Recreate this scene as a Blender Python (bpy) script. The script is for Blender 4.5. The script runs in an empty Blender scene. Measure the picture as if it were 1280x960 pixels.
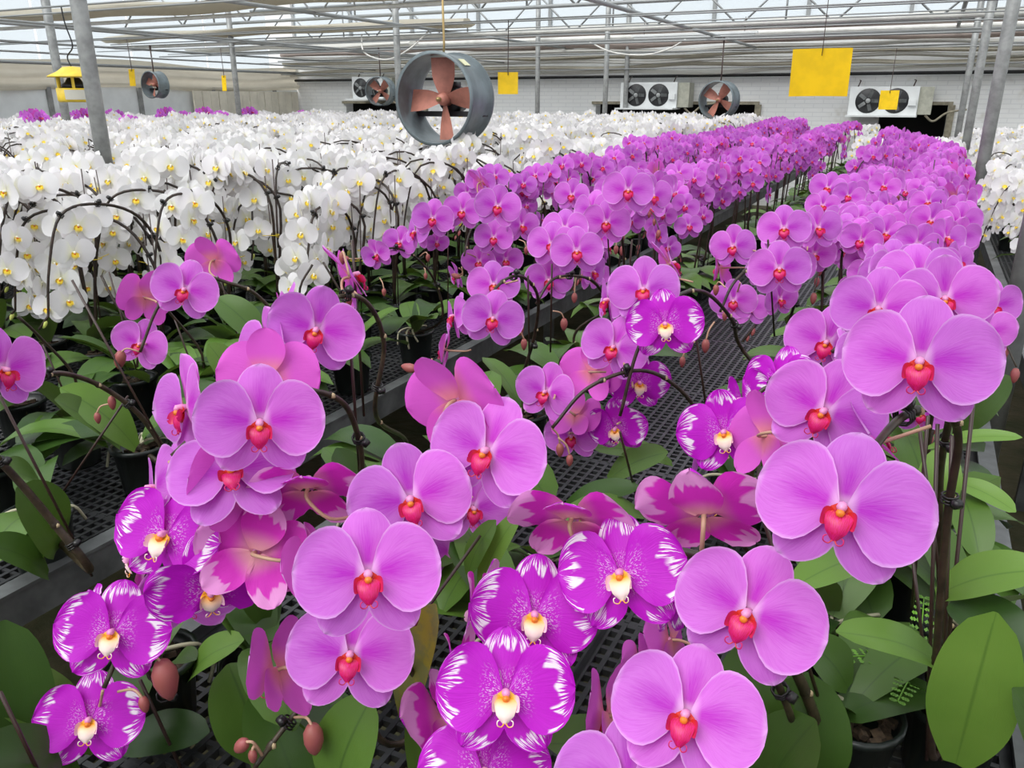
import bpy, math, random
import numpy as np
from mathutils import Vector as V, Matrix as M4
R = math.radians
rng = random.Random(7)
SC = bpy.context.scene
COL = SC.collection

# ------------------------------------------------------------------ camera, sky, sun, exposure
FPX = 1002.0
PITCH = math.atan(356 / FPX)
YAW = math.atan(528 * math.cos(PITCH) / FPX)
BZ = 0.65                      # bench top above the ground
CZ = BZ + 0.78                 # camera height
CAM = V((0, 0, CZ))
HD = V((-math.sin(YAW), math.cos(YAW), 0))
RT = V((math.cos(YAW), math.sin(YAW), 0))
FW = HD * math.cos(PITCH) - V((0, 0, 1)) * math.sin(PITCH)
UP = HD * math.sin(PITCH) + V((0, 0, 1)) * math.cos(PITCH)
cd = bpy.data.cameras.new('camera')
cd.sensor_width = 36.0
cd.lens = FPX / 1280 * 36
cd.clip_start = 0.02
cam = bpy.data.objects.new('camera', cd)
COL.objects.link(cam)
cam.matrix_world = M4(((RT.x, UP.x, -FW.x, 0), (RT.y, UP.y, -FW.y, 0), (RT.z, UP.z, -FW.z, CZ), (0, 0, 0, 1)))
SC.camera = cam

w = bpy.data.worlds.new('overcast_sky')
SC.world = w
w.use_nodes = True
bg = w.node_tree.nodes['Background']
bg.inputs[0].default_value = (0.96, 0.98, 1.0, 1)
bg.inputs[1].default_value = 1.05
sd = bpy.data.lights.new('hazy_sun', 'SUN')
sd.energy = 4.1
sd.angle = R(48)
sd.color = (1.0, 0.98, 0.95)
sun = bpy.data.objects.new('hazy_sun', sd)
COL.objects.link(sun)
sun.rotation_euler = (R(33), R(-14), 0)
SC.view_settings.view_transform = 'Standard'
SC.view_settings.look = 'None'
SC.view_settings.gamma = 1.0
SC.view_settings.use_curve_mapping = False
SC.view_settings.exposure = 0.14
SC.cycles.use_denoising = True
SC.cycles.max_bounces = 8
SC.cycles.diffuse_bounces = 4
SC.cycles.transparent_max_bounces = 12


def ray(px, py):
    return FW + RT * ((px - 640) / FPX) - UP * ((py - 480) / FPX)


def at(px, py, d):
    return CAM + ray(px, py) * d


def onY(px, py, Y):
    d = ray(px, py)
    return CAM + d * (Y / d.y)


def project(p):
    q = V(p) - CAM
    d = q.dot(FW)
    return 640 + FPX * q.dot(RT) / d, 480 - FPX * q.dot(UP) / d, d


# ------------------------------------------------------------------ materials
MAT = {}


class N:
    """tiny node-graph helper"""
    def __init__(self, name):
        m = bpy.data.materials.new(name)
        m.use_nodes = True
        self.m = m
        self.t = m.node_tree
        self.b = self.t.nodes['Principled BSDF']
        self.out = self.t.nodes['Material Output']
        MAT[name] = m

    def node(self, typ, **kw):
        n = self.t.nodes.new(typ)
        for k, v in kw.items():
            setattr(n, k, v)
        return n

    def put(self, sock, v):
        if hasattr(v, 'is_linked') or isinstance(v, bpy.types.NodeSocket):
            self.t.links.new(v, sock)
        else:
            sock.default_value = v

    def math(self, op, a, b=0.0, c=None, clamp=False):
        n = self.node('ShaderNodeMath', operation=op, use_clamp=clamp)
        self.put(n.inputs[0], a)
        self.put(n.inputs[1], b)
        if c is not None:
            self.put(n.inputs[2], c)
        return n.outputs[0]

    def mix(self, f, a, b):
        n = self.node('ShaderNodeMix', data_type='RGBA')
        self.put(n.inputs[0], f)
        self.put(n.inputs[6], a)
        self.put(n.inputs[7], b)
        return n.outputs[2]

    def step(self, x, lo, hi):
        n = self.node('ShaderNodeMapRange', interpolation_type='SMOOTHSTEP')
        self.put(n.inputs[0], x)
        n.inputs[1].default_value = lo
        n.inputs[2].default_value = hi
        return n.outputs[0]

    def uv(self):
        n = self.node('ShaderNodeUVMap')
        s = self.node('ShaderNodeSeparateXYZ')
        self.t.links.new(n.outputs[0], s.inputs[0])
        return s.outputs[0], s.outputs[1]

    def noise(self, vec, scale, detail=2.0, rough=0.5):
        n = self.node('ShaderNodeTexNoise')
        if vec is not None:
            self.put(n.inputs['Vector'], vec)
        n.inputs['Scale'].default_value = scale
        n.inputs['Detail'].default_value = detail
        n.inputs['Roughness'].default_value = rough
        return n.outputs[0]

    def comb(self, x, y, z=0.0):
        n = self.node('ShaderNodeCombineXYZ')
        self.put(n.inputs[0], x)
        self.put(n.inputs[1], y)
        self.put(n.inputs[2], z)
        return n.outputs[0]

    def obj(self):
        return self.node('ShaderNodeTexCoord').outputs['Object']

    def rand(self):
        return self.node('ShaderNodeObjectInfo').outputs['Random']

    def bump(self, h, strength=0.3, dist=0.01):
        n = self.node('ShaderNodeBump')
        n.inputs['Strength'].default_value = strength
        n.inputs['Distance'].default_value = dist
        self.put(n.inputs['Height'], h)
        self.t.links.new(n.outputs[0], self.b.inputs['Normal'])

    def set(self, col=None, rough=None, metal=None, spec=None):
        if col is not None:
            self.put(self.b.inputs['Base Color'], col)
        if rough is not None:
            self.put(self.b.inputs['Roughness'], rough)
        if metal is not None:
            self.b.inputs['Metallic'].default_value = metal
        if spec is not None:
            self.b.inputs['Specular IOR Level'].default_value = spec

    def translucent(self, col, f):
        t = self.node('ShaderNodeBsdfTranslucent')
        self.put(t.inputs[0], col)
        mx = self.node('ShaderNodeMixShader')
        mx.inputs[0].default_value = f
        self.t.links.new(self.b.outputs[0], mx.inputs[1])
        self.t.links.new(t.outputs[0], mx.inputs[2])
        self.t.links.new(mx.outputs[0], self.out.inputs[0])


def c3(r, g, b):
    return (r, g, b, 1.0)


def plain(name, col, rough=0.5, metal=0.0, var=0.0, scale=20.0, spec=0.5):
    n = N(name)
    if var:
        k = n.noise(n.obj(), scale, 3.0, 0.6)
        lo = tuple(x * (1 - var) for x in col[:3]) + (1,)
        hi = tuple(min(1, x * (1 + var)) for x in col[:3]) + (1,)
        n.set(n.mix(n.step(k, 0.3, 0.7), lo, hi), rough, metal, spec)
    else:
        n.set(col, rough, metal, spec)
    return n


def petal_materials():
    # pink: pale lilac edge, saturated along the middle of each petal, fine veins
    n = N('pink_petal')
    u, v = n.uv()
    av = n.math('ABSOLUTE', v)
    mid = n.math('MULTIPLY', n.math('SUBTRACT', 1.0, n.step(av, 0.0, 0.55)), n.math('SUBTRACT', 1.0, n.step(u, 0.25, 0.95)))
    vein = n.noise(n.comb(n.math('MULTIPLY', u, 1.5), n.math('MULTIPLY', n.math('DIVIDE', v, n.math('ADD', u, 0.35)), 9.0), n.math('MULTIPLY', n.rand(), 40)), 3.0, 2.0)
    sat = n.math('ADD', n.math('MULTIPLY', mid, 0.9), n.math('MULTIPLY', n.math('SUBTRACT', vein, 0.45), 0.9), clamp=True)
    edge = n.math('MAXIMUM', n.step(u, 0.9, 1.0), n.step(av, 0.9, 1.0))
    col = n.mix(sat, c3(0.665, 0.175, 0.715), c3(0.50, 0.026, 0.56))
    col = n.mix(n.math('MULTIPLY', edge, 0.55), col, c3(0.82, 0.52, 0.86))
    col = n.mix(n.math('MULTIPLY', n.step(u, 0.16, 0.02), 0.6), col, c3(0.88, 0.60, 0.86))
    hs = n.node('ShaderNodeHueSaturation')
    n.put(hs.inputs['Color'], col)
    n.put(hs.inputs['Hue'], n.math('ADD', 0.492, n.math('MULTIPLY', n.rand(), 0.018)))
    n.put(hs.inputs['Value'], n.math('ADD', 0.9, n.math('MULTIPLY', n.rand(), 0.16)))
    front = hs.outputs[0]
    back = n.mix(n.step(u, 0.5, 0.0), c3(0.74, 0.12, 0.64), c3(0.80, 0.26, 0.34))
    geo = n.node('ShaderNodeNewGeometry')
    cc = n.mix(geo.outputs['Backfacing'], front, back)
    n.set(cc, 0.55, spec=0.25)
    n.bump(vein, 0.15, 0.002)
    n.translucent(cc, 0.28)

    # two-tone: magenta with streaked white margins
    n = N('twotone_petal')
    u, v = n.uv()
    av = n.math('ABSOLUTE', v)
    ang = n.math('DIVIDE', v, n.math('ADD', u, 0.25))
    rd = n.math('MULTIPLY', n.rand(), 30)
    blot = n.noise(n.comb(n.math('MULTIPLY', u, 0.6), ang, rd), 2.4, 1.0)
    e = n.math('MAXIMUM', u, n.math('MULTIPLY', n.math('POWER', av, 2.5), n.step(u, 0.1, 0.85)))
    inner = n.step(n.math('ADD', e, n.math('MULTIPLY', n.math('SUBTRACT', blot, 0.5), 0.75)), 0.66, 0.74)
    st = n.noise(n.comb(n.math('MULTIPLY', u, 0.9), n.math('MULTIPLY', v, 7.5), rd), 2.6, 2.0, 0.55)
    streak = n.step(n.math('ADD', st, n.math('MULTIPLY', n.step(e, 0.70, 1.0), 0.22)), 0.50, 0.56)
    rim = n.math('MAXIMUM', n.step(u, 0.955, 0.985), n.step(av, 0.93, 0.99))
    white = n.math('MULTIPLY', inner, n.math('SUBTRACT', 1.0, n.math('MAXIMUM', streak, n.math('MULTIPLY', rim, 0.8))))
    spots = n.math('MULTIPLY', n.step(n.noise(n.comb(u, v, rd), 26.0, 1.0), 0.56, 0.62), n.math('MULTIPLY', n.step(u, 0.42, 0.15), n.step(av, 0.9, 0.3)))
    white = n.math('MAXIMUM', white, n.math('MULTIPLY', spots, 0.5))
    vein = n.noise(n.comb(u, n.math('MULTIPLY', ang, 9.0), rd), 3.0, 2.0)
    base = n.mix(vein, c3(0.56, 0.008, 0.60), c3(0.46, 0.004, 0.50))
    col = n.mix(white, base, c3(0.92, 0.82, 0.93))
    back = n.mix(n.step(u, 0.45, 0.0), n.mix(n.math('MULTIPLY', inner, 0.6), c3(0.70, 0.03, 0.52), c3(0.88, 0.50, 0.80)), c3(0.84, 0.36, 0.42))
    geo = n.node('ShaderNodeNewGeometry')
    cc = n.mix(geo.outputs['Backfacing'], col, back)
    n.set(cc, 0.5, spec=0.3)
    n.bump(vein, 0.2, 0.002)
    n.translucent(cc, 0.22)

    n = N('white_petal')
    u, v = n.uv()
    col = n.mix(n.math('MULTIPLY', n.step(u, 0.45, 0.0), 0.7), c3(0.88, 0.87, 0.87), c3(0.82, 0.83, 0.55))
    col = n.mix(n.math('MULTIPLY', n.rand(), 0.35), col, c3(0.87, 0.80, 0.86))
    n.set(col, 0.6, spec=0.2)
    n.translucent(col, 0.3)

    n = N('pink_lip')
    u, v = n.uv()
    k = n.noise(n.comb(n.math('MULTIPLY', u, 2), n.math('MULTIPLY', v, 6)), 3.0, 2.0)
    col = n.mix(n.step(k, 0.35, 0.65), c3(0.60, 0.004, 0.07), c3(0.70, 0.012, 0.22))
    col = n.mix(n.math('MULTIPLY', n.step(u, 0.42, 0.1), n.step(k, 0.45, 0.6)), col, c3(0.80, 0.16, 0.01))
    n.set(col, 0.4)
    n.translucent(col, 0.15)
    n = N('pink_lip_side')
    u, v = n.uv()
    col = n.mix(n.step(u, 0.15, 0.95), c3(0.66, 0.035, 0.02), c3(0.62, 0.010, 0.13))
    n.set(col, 0.4)
    n.translucent(col, 0.15)
    n = N('twotone_lip')
    u, v = n.uv()
    col = n.mix(n.step(u, 0.75, 0.15), c3(0.92, 0.74, 0.70), c3(0.92, 0.42, 0.01))
    n.set(col, 0.45)
    n = N('twotone_lip_side')
    u, v = n.uv()
    col = n.mix(n.step(u, 0.2, 0.6), c3(0.92, 0.50, 0.06), c3(0.88, 0.50, 0.66))
    n.set(col, 0.45)
    n = N('white_lip')
    u, v = n.uv()
    n.set(n.mix(n.step(u, 0.55, 0.95), c3(0.88, 0.62, 0.03), c3(0.90, 0.86, 0.70)), 0.5)
    plain('callus', c3(0.78, 0.20, 0.02), 0.4)
    plain('pink_column', c3(0.74, 0.27, 0.50), 0.4)
    plain('white_column', c3(0.88, 0.86, 0.70), 0.4)
    plain('pedicel', c3(0.50, 0.30, 0.20), 0.5)
    n = N('bud_skin')
    k = n.noise(n.obj(), 60.0, 2.0)
    n.set(n.mix(k, c3(0.36, 0.075, 0.10), c3(0.28, 0.09, 0.06)), 0.5)
    plain('green_bud', c3(0.55, 0.60, 0.14), 0.5)

    n = N('leaf')
    u, v = n.uv()
    av = n.math('ABSOLUTE', v)
    k = n.noise(n.obj(), 14.0, 3.0)
    rd = n.rand()
    tone = n.math('ADD', n.math('MULTIPLY', rd, 0.75), n.math('MULTIPLY', k, 0.3), clamp=True)
    col = n.mix(tone, c3(0.012, 0.040, 0.009), c3(0.105, 0.205, 0.030))
    col = n.mix(n.math('MULTIPLY', n.step(av, 0.07, 0.0), 0.55), col, c3(0.03, 0.07, 0.015))
    geo = n.node('ShaderNodeNewGeometry')
    cc = n.mix(geo.outputs['Backfacing'], col, n.mix(0.5, col, c3(0.16, 0.22, 0.08)))
    n.set(cc, 0.36, spec=0.4)
    ln = n.noise(n.comb(n.math('MULTIPLY', u, 1.0), n.math('MULTIPLY', v, 14.0)), 4.0, 1.0)
    n.bump(ln, 0.12, 0.002)
    n.translucent(n.mix(0.5, col, c3(0.22, 0.35, 0.03)), 0.12)
    n = N('pale_leaf')
    u, v = n.uv()
    k = n.noise(n.obj(), 14.0, 3.0)
    col = n.mix(k, c3(0.10, 0.215, 0.030), c3(0.17, 0.30, 0.05))
    col = n.mix(n.math('MULTIPLY', n.step(n.math('ABSOLUTE', v), 0.07, 0.0), 0.55), col, c3(0.05, 0.12, 0.02))
    n.set(col, 0.34, spec=0.4)
    n.bump(n.noise(n.comb(u, n.math('MULTIPLY', v, 14.0)), 4.0, 1.0), 0.12, 0.002)
    n.translucent(c3(0.22, 0.38, 0.03), 0.15)
    n = N('yellowing_leaf')
    k = n.noise(n.obj(), 26.0, 4.0, 0.7)
    n.set(n.mix(n.step(k, 0.42, 0.62), c3(0.20, 0.20, 0.06), c3(0.32, 0.27, 0.03)), 0.45)


petal_materials()
plain('dark_stem', c3(0.030, 0.017, 0.011), 0.42, var=0.5, scale=60)
plain('brown_stem', c3(0.046, 0.032, 0.018), 0.42, var=0.45, scale=60)
plain('stem_node', c3(0.45, 0.35, 0.2), 0.6)
plain('stake_wire', c3(0.045, 0.022, 0.018), 0.35)
plain('clip_plastic', c3(0.012, 0.011, 0.011), 0.3)
plain('yellow_tie', c3(0.75, 0.55, 0.02), 0.4)
plain('pot_plastic', c3(0.012, 0.016, 0.014), 0.3, var=0.3)
plain('bark_chips', c3(0.055, 0.035, 0.02), 0.9, var=0.6, scale=90)
plain('pale_root', c3(0.42, 0.40, 0.27), 0.6)
plain('bench_plastic', c3(0.026, 0.027, 0.029), 0.42, var=0.35, scale=30)
n = N('galvanised')
k = n.noise(n.obj(), 9.0, 4.0, 0.65)
n.set(n.mix(n.step(k, 0.3, 0.7), c3(0.24, 0.24, 0.235), c3(0.38, 0.385, 0.38)), 0.5, 0.35)
plain('rail_metal', c3(0.125, 0.132, 0.132), 0.5, 0.3, var=0.3, scale=14)
plain('post_metal', c3(0.30, 0.305, 0.30), 0.5, 0.3, var=0.22, scale=14)
plain('white_pipe', c3(0.74, 0.73, 0.69), 0.5, var=0.12, scale=6)
plain('truss_steel', c3(0.32, 0.33, 0.33), 0.5, 0.3)
n = N('damp_ground')
k = n.noise(n.obj(), 2.6, 5.0, 0.65)
k2 = n.noise(n.obj(), 24.0, 3.0)
n.set(n.mix(n.step(k, 0.35, 0.7), c3(0.040, 0.044, 0.012), n.mix(k2, c3(0.085, 0.066, 0.034), c3(0.13, 0.10, 0.055))), 0.75)
n.bump(k2, 0.4, 0.02)
n = N('white_brick')
br = n.node('ShaderNodeTexBrick')
mp = n.node('ShaderNodeMapping')
n.t.links.new(n.obj(), mp.inputs[0])
mp.inputs['Rotation'].default_value = (R(90), 0, 0)
n.t.links.new(mp.outputs[0], br.inputs['Vector'])
br.inputs['Color1'].default_value = c3(0.90, 0.90, 0.89)
br.inputs['Color2'].default_value = c3(0.87, 0.875, 0.87)
br.inputs['Mortar'].default_value = c3(0.78, 0.785, 0.785)
br.inputs['Scale'].default_value = 1.0
br.inputs['Mortar Size'].default_value = 0.006
br.inputs['Brick Width'].default_value = 0.24
br.inputs['Row Height'].default_value = 0.055
k = n.noise(n.obj(), 1.3, 4.0, 0.7)
n.set(n.mix(n.step(k, 0.58, 0.75), br.outputs[0], c3(0.58, 0.55, 0.48)), 0.8)
plain('white_panel', c3(0.82, 0.84, 0.84), 0.7, var=0.06, scale=3)
plain('cream_panel', c3(0.74, 0.69, 0.58), 0.8, var=0.1, scale=5)
n = N('beige_cloth')
k = n.noise(n.obj(), 5.0, 4.0, 0.6)
n.set(n.mix(k, c3(0.50, 0.46, 0.37), c3(0.74, 0.70, 0.60)), 0.9)
n.translucent(c3(0.55, 0.51, 0.42), 0.4)
n = N('mauve_cloth')
k = n.noise(n.obj(), 5.0, 4.0, 0.6)
n.set(n.mix(k, c3(0.44, 0.36, 0.33), c3(0.62, 0.54, 0.50)), 0.9)
n.translucent(c3(0.45, 0.38, 0.34), 0.4)
n = N('white_cloth')
k = n.noise(n.obj(), 6.0, 4.0, 0.6)
n.set(n.mix(k, c3(0.76, 0.75, 0.70), c3(0.90, 0.89, 0.86)), 0.9)
n.translucent(c3(0.7, 0.69, 0.65), 0.4)
n = N('hazy_glazing')
tr = n.node('ShaderNodeBsdfTransparent')
tr.inputs[0].default_value = c3(0.93, 0.95, 0.96)
mx = n.node('ShaderNodeMixShader')
mx.inputs[0].default_value = 0.38
n.set(c3(0.75, 0.80, 0.83), 0.35)
tl = n.node('ShaderNodeBsdfTranslucent')
tl.inputs[0].default_value = c3(0.8, 0.85, 0.88)
mx2 = n.node('ShaderNodeMixShader')
mx2.inputs[0].default_value = 0.6
n.t.links.new(n.b.outputs[0], mx2.inputs[1])
n.t.links.new(tl.outputs[0], mx2.inputs[2])
n.t.links.new(tr.outputs[0], mx.inputs[1])
n.t.links.new(mx2.outputs[0], mx.inputs[2])
n.t.links.new(mx.outputs[0], n.out.inputs[0])
plain('fan_shroud', c3(0.165, 0.20, 0.215), 0.42, 0.25, var=0.25, scale=8)
plain('fan_blade', c3(0.50, 0.20, 0.15), 0.5, var=0.2, scale=12)
plain('brass', c3(0.5, 0.36, 0.16), 0.4, 0.6)
plain('black_plastic', c3(0.012, 0.012, 0.014), 0.45)
plain('grey_plastic', c3(0.34, 0.35, 0.35), 0.5)
plain('cooler_white', c3(0.72, 0.74, 0.74), 0.45, var=0.06, scale=5)
plain('cooler_side', c3(0.42, 0.42, 0.35), 0.6, var=0.12)
plain('trap_yellow', c3(0.93, 0.60, 0.0), 0.45, var=0.07, scale=14)
plain('lamp_yellow', c3(0.80, 0.57, 0.05), 0.45, var=0.1)
plain('clear_tray', c3(0.62, 0.60, 0.52), 0.3)
plain('dark_void', c3(0.012, 0.012, 0.011), 0.9)
plain('old_wood', c3(0.30, 0.27, 0.20), 0.8, var=0.25)
plain('tape_label', c3(0.70, 0.69, 0.45), 0.6)
plain('fern_green', c3(0.12, 0.30, 0.02), 0.5, var=0.3)


# ------------------------------------------------------------------ mesh builder
class MB:
    def __init__(self):
        self.v, self.f, self.uv, self.mi = [], [], [], []

    def grid(self, pts, uvs, mi=0):
        """pts[i][j]; quads between"""
        nu, nv = len(pts), len(pts[0])
        o = len(self.v)
        for row in pts:
            self.v.extend(tuple(p) for p in row)
        for i in range(nu - 1):
            for j in range(nv - 1):
                a, b, c, d = i * nv + j, (i + 1) * nv + j, (i + 1) * nv + j + 1, i * nv + j + 1
                self.f.append((o + a, o + b, o + c, o + d))
                self.uv.append((uvs[i][j], uvs[i + 1][j], uvs[i + 1][j + 1], uvs[i][j + 1]))
                self.mi.append(mi)

    def box(self, c, s, mi=0, rot=None):
        o = len(self.v)
        for x in (-.5, .5):
            for y in (-.5, .5):
                for z in (-.5, .5):
                    p = V((x * s[0], y * s[1], z * s[2]))
                    if rot is not None:
                        p = rot @ p
                    self.v.append((p.x + c[0], p.y + c[1], p.z + c[2]))
        for f in ((0, 1, 3, 2), (4, 6, 7, 5), (0, 4, 5, 1), (2, 3, 7, 6), (0, 2, 6, 4), (1, 5, 7, 3)):
            self.f.append(tuple(o + i for i in f))
            self.uv.append(((0, 0), (1, 0), (1, 1), (0, 1)))
            self.mi.append(mi)

    def tube(self, pts, rad, n=8, mi=0, caps=True, flat=1.0):
        pts = [V(p) for p in pts]
        if not isinstance(rad, (list, tuple)):
            rad = [rad] * len(pts)
        o = len(self.v)
        k = len(pts)
        ref = None
        for i, p in enumerate(pts):
            t = (pts[min(i + 1, k - 1)] - pts[max(i - 1, 0)])
            if t.length < 1e-9:
                t = V((0, 0, 1))
            t.normalize()
            if ref is None:
                ref = V((1, 0, 0)) if abs(t.x) < 0.8 else V((0, 1, 0))
            a = (ref - t * ref.dot(t)).normalized()
            ref = a
            b = t.cross(a)
            for j in range(n):
                q = 2 * math.pi * j / n
                self.v.append(tuple(p + (a * math.cos(q) + b * math.sin(q) * flat) * rad[i]))
        for i in range(k - 1):
            for j in range(n):
                j2 = (j + 1) % n
                self.f.append((o + i * n + j, o + i * n + j2, o + (i + 1) * n + j2, o + (i + 1) * n + j))
                self.uv.append(((i / k, j / n), (i / k, (j + 1) / n), ((i + 1) / k, (j + 1) / n), ((i + 1) / k, j / n)))
                self.mi.append(mi)
        if caps:
            for base, rev in ((o, True), (o + (k - 1) * n, False)):
                f = tuple(base + j for j in range(n))
                self.f.append(f[::-1] if rev else f)
                self.uv.append(tuple((0, 0) for _ in f))
                self.mi.append(mi)

    def lathe(self, prof, n=24, mi=0, axis='z', c=(0, 0, 0)):
        o = len(self.v)
        for r, h in prof:
            for j in range(n):
                q = 2 * math.pi * j / n
                p = (r * math.cos(q), r * math.sin(q), h) if axis == 'z' else (r * math.cos(q), -h, r * math.sin(q))
                self.v.append((p[0] + c[0], p[1] + c[1], p[2] + c[2]))
        for i in range(len(prof) - 1):
            for j in range(n):
                j2 = (j + 1) % n
                self.f.append((o + i * n + j, o + i * n + j2, o + (i + 1) * n + j2, o + (i + 1) * n + j))
                self.uv.append(((0, 0),) * 4)
                self.mi.append(mi)

    def add(self, other, mat=None, mimap=None):
        o = len(self.v)
        if mat is None:
            self.v.extend(other.v)
        else:
            self.v.extend(tuple(mat @ V(p)) for p in other.v)
        self.f.extend(tuple(o + i for i in f) for f in other.f)
        self.uv.extend(other.uv)
        self.mi.extend(other.mi if mimap is None else [mimap[i] for i in other.mi])

    def mesh(self, name, mats, smooth=True):
        me = bpy.data.meshes.new(name)
        me.from_pydata(self.v, [], self.f)
        for m in (mats if isinstance(mats, (list, tuple)) else [mats]):
            me.materials.append(MAT[m])
        if len(set(self.mi)) > 1:
            me.polygons.foreach_set('material_index', self.mi)
        ul = me.uv_layers.new(name='UVMap')
        ul.data.foreach_set('uv', [c for f in self.uv for p in f for c in p])
        if smooth:
            me.polygons.foreach_set('use_smooth', [True] * len(self.f))
        me.update()
        return me


def link(name, me, parent=None, mat=None):
    o = bpy.data.objects.new(name, me)
    COL.objects.link(o)
    if parent is not None:
        o.parent = parent
    if mat is not None:
        o.matrix_basis = mat
    return o


def tag(o, label, cat, group=None):
    o['label'] = label
    o['category'] = cat
    if group:
        o['group'] = group
    return o


def thing(name, label, cat, loc=(0, 0, 0), group=None, mat=None):
    o = link(name, None)
    if mat is not None:
        o.matrix_basis = mat
    else:
        o.location = loc
    o.empty_display_size = 0.05
    return tag(o, label, cat, group)


def struct(name, me, label=None, parent=None):
    o = link(name, me, parent)
    if parent is None:
        o['kind'] = 'structure'
    if label:
        o['label'] = label
    return o


def boxmesh(name, c, s, mat, rot=None):
    b = MB()
    b.box(c, s, 0, rot)
    return b.mesh(name, mat, smooth=False)


def spline(pts, per=6):
    pts = [V(p) for p in pts]
    ex = [pts[0] * 2 - pts[1]] + pts + [pts[-1] * 2 - pts[-2]]
    out = []
    for i in range(1, len(ex) - 2):
        p0, p1, p2, p3 = ex[i - 1:i + 3]
        for k in range(per):
            t = k / per
            out.append(0.5 * ((2 * p1) + (p2 - p0) * t + (2 * p0 - 5 * p1 + 4 * p2 - p3) * t * t + (3 * p1 - p0 - 3 * p2 + p3) * t ** 3))
    out.append(pts[-1])
    return out


# ------------------------------------------------------------------ the greenhouse shell
WY, WXL, WXR, WYF = 12.0, -10.3, 7.0, -4.0
BRICK = CZ + 0.30

struct('floor', boxmesh('floor', ((WXL + WXR) / 2, (WY + WYF) / 2, -0.05), (WXR - WXL + .4, WY - WYF + .4, 0.1), 'damp_ground'), 'damp brown earth floor with green moss between the benches')

wb = link('wall_back', None)
wb['kind'] = 'structure'
wb['label'] = 'white painted brick wall at the far end'
holes = [(-9.2, -7.6), (-4.55, -2.2), (-0.62, 0.17)]
hole_top = CZ - 0.07
xs = [WXL - 0.1] + [c for h in holes for c in h] + [WXR + 0.1]
for i in range(0, len(xs), 2):
    struct('brick_face', boxmesh('brick_face', ((xs[i] + xs[i + 1]) / 2, WY + 0.1, BRICK / 2), (xs[i + 1] - xs[i], 0.2, BRICK), 'white_brick'), parent=wb)
for a, b in holes:
    struct('brick_face', boxmesh('brick_face', ((a + b) / 2, WY + 0.1, (BRICK + hole_top) / 2), (b - a, 0.2, BRICK - hole_top), 'white_brick'), parent=wb)
    m = MB()
    m.box(((a + b) / 2, WY + 0.75, hole_top / 2), (b - a + .2, 0.05, hole_top + .1))
    m.box((a - .03, WY + 0.47, hole_top / 2), (0.05, 0.54, hole_top))
    m.box((b + .03, WY + 0.47, hole_top / 2), (0.05, 0.54, hole_top))
    m.box(((a + b) / 2, WY + 0.47, hole_top + .03), (b - a + .1, 0.54, 0.05))
    struct('vent_recess', m.mesh('vent_recess', 'dark_void', False), parent=wb)
    struct('vent_frame', boxmesh('vent_frame', ((a + b) / 2, WY - 0.02, hole_top + 0.02), (b - a + .1, 0.05, 0.04), 'old_wood'), parent=wb)
    struct('vent_frame', boxmesh('vent_frame', (b + .04, WY - 0.02, hole_top / 2), (0.08, 0.05, hole_top), 'old_wood'), parent=wb)
# gable glazing above the bricks, pane by pane
GT = CZ + 2.6
m = MB()
m.box((0.62, WY + .1, (GT - BRICK) / 2), (1.18, 0.012, GT - BRICK))
pane = m.mesh('pane', 'hazy_glazing', False)
mull = MB()
mull.box((0, WY + .1, (GT - BRICK) / 2), (0.05, 0.06, GT - BRICK))
mull = mull.mesh('mullion', 'truss_steel', False)
x = WXL
while x < WXR:
    link('pane', pane, wb, M4.Translation((x, 0, BRICK)))
    link('mullion', mull, wb, M4.Translation((x, 0, BRICK)))
    x += 1.235
# left wall: white panels, posts, wide beige blind above
wl = link('wall_left', None)
wl['kind'] = 'structure'
wl['label'] = 'white panelled side wall below a beige blind'
PT = CZ + 0.17
m = MB()
m.box((0, 0, PT / 2), (0.06, 1.36, PT))
pm = m.mesh('panel', 'white_panel', False)
m = MB()
m.box((0.045, 0, PT / 2), (0.05, 0.06, PT))
po = m.mesh('panel_post', 'galvanised', False)
y = WYF + .7
while y < WY + .5:
    link('panel', pm, wl, M4.Translation((WXL, y, 0)))
    link('panel_post', po, wl, M4.Translation((WXL, y - .7, 0)))
    y += 1.4
m = MB()
rows_, uvs_ = [], []
for i in range(60):
    yy = WYF + (WY - WYF) * i / 59
    row = []
    for j in range(8):
        zz = PT - 0.04 + 0.36 * j / 7
        row.append((WXL + 0.06 + 0.045 * math.sin(j * 2.1 + .4 * math.sin(yy * 3)) + 0.02 * math.sin(yy * 2.3), yy, zz + .03 * math.sin(yy * 1.7)))
    rows_.append(row)
    uvs_.append([(i / 59, j / 7) for j in range(8)])
m.grid(rows_, uvs_)
struct('blind', m.mesh('blind', 'beige_cloth'), parent=wl)
m = MB()
m.box((0, 0, 1.2), (0.012, 1.36, 2.4))
sp = m.mesh('side_pane', 'hazy_glazing', False)
y = WYF + .7
while y < WY:
    link('pane', sp, wl, M4.Translation((WXL, y, PT + .3)))
    y += 1.4
# cream board sheet in the corner, upright battens
cb = link('cream_shutter', None)
cb['kind'] = 'structure'
cb['label'] = 'cream boarded shutter by the far left corner'
for i in range(14):
    struct('batten', boxmesh('batten', (WXL + 0.12, 9.6 + i * .17, (PT - .05) / 2), (0.03 + .012 * (i % 2), .16, PT - .05), 'cream_panel'), parent=cb)
# right and near walls
for nm, c, s in (('wall_right', (WXR, (WY + WYF) / 2, .85), (.1, WY - WYF, 1.7)), ('wall_front', ((WXL + WXR) / 2, WYF, .85), (WXR - WXL, .1, 1.7))):
    struct(nm, boxmesh(nm, c, s, 'white_panel'), 'white panelled greenhouse wall')
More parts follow.
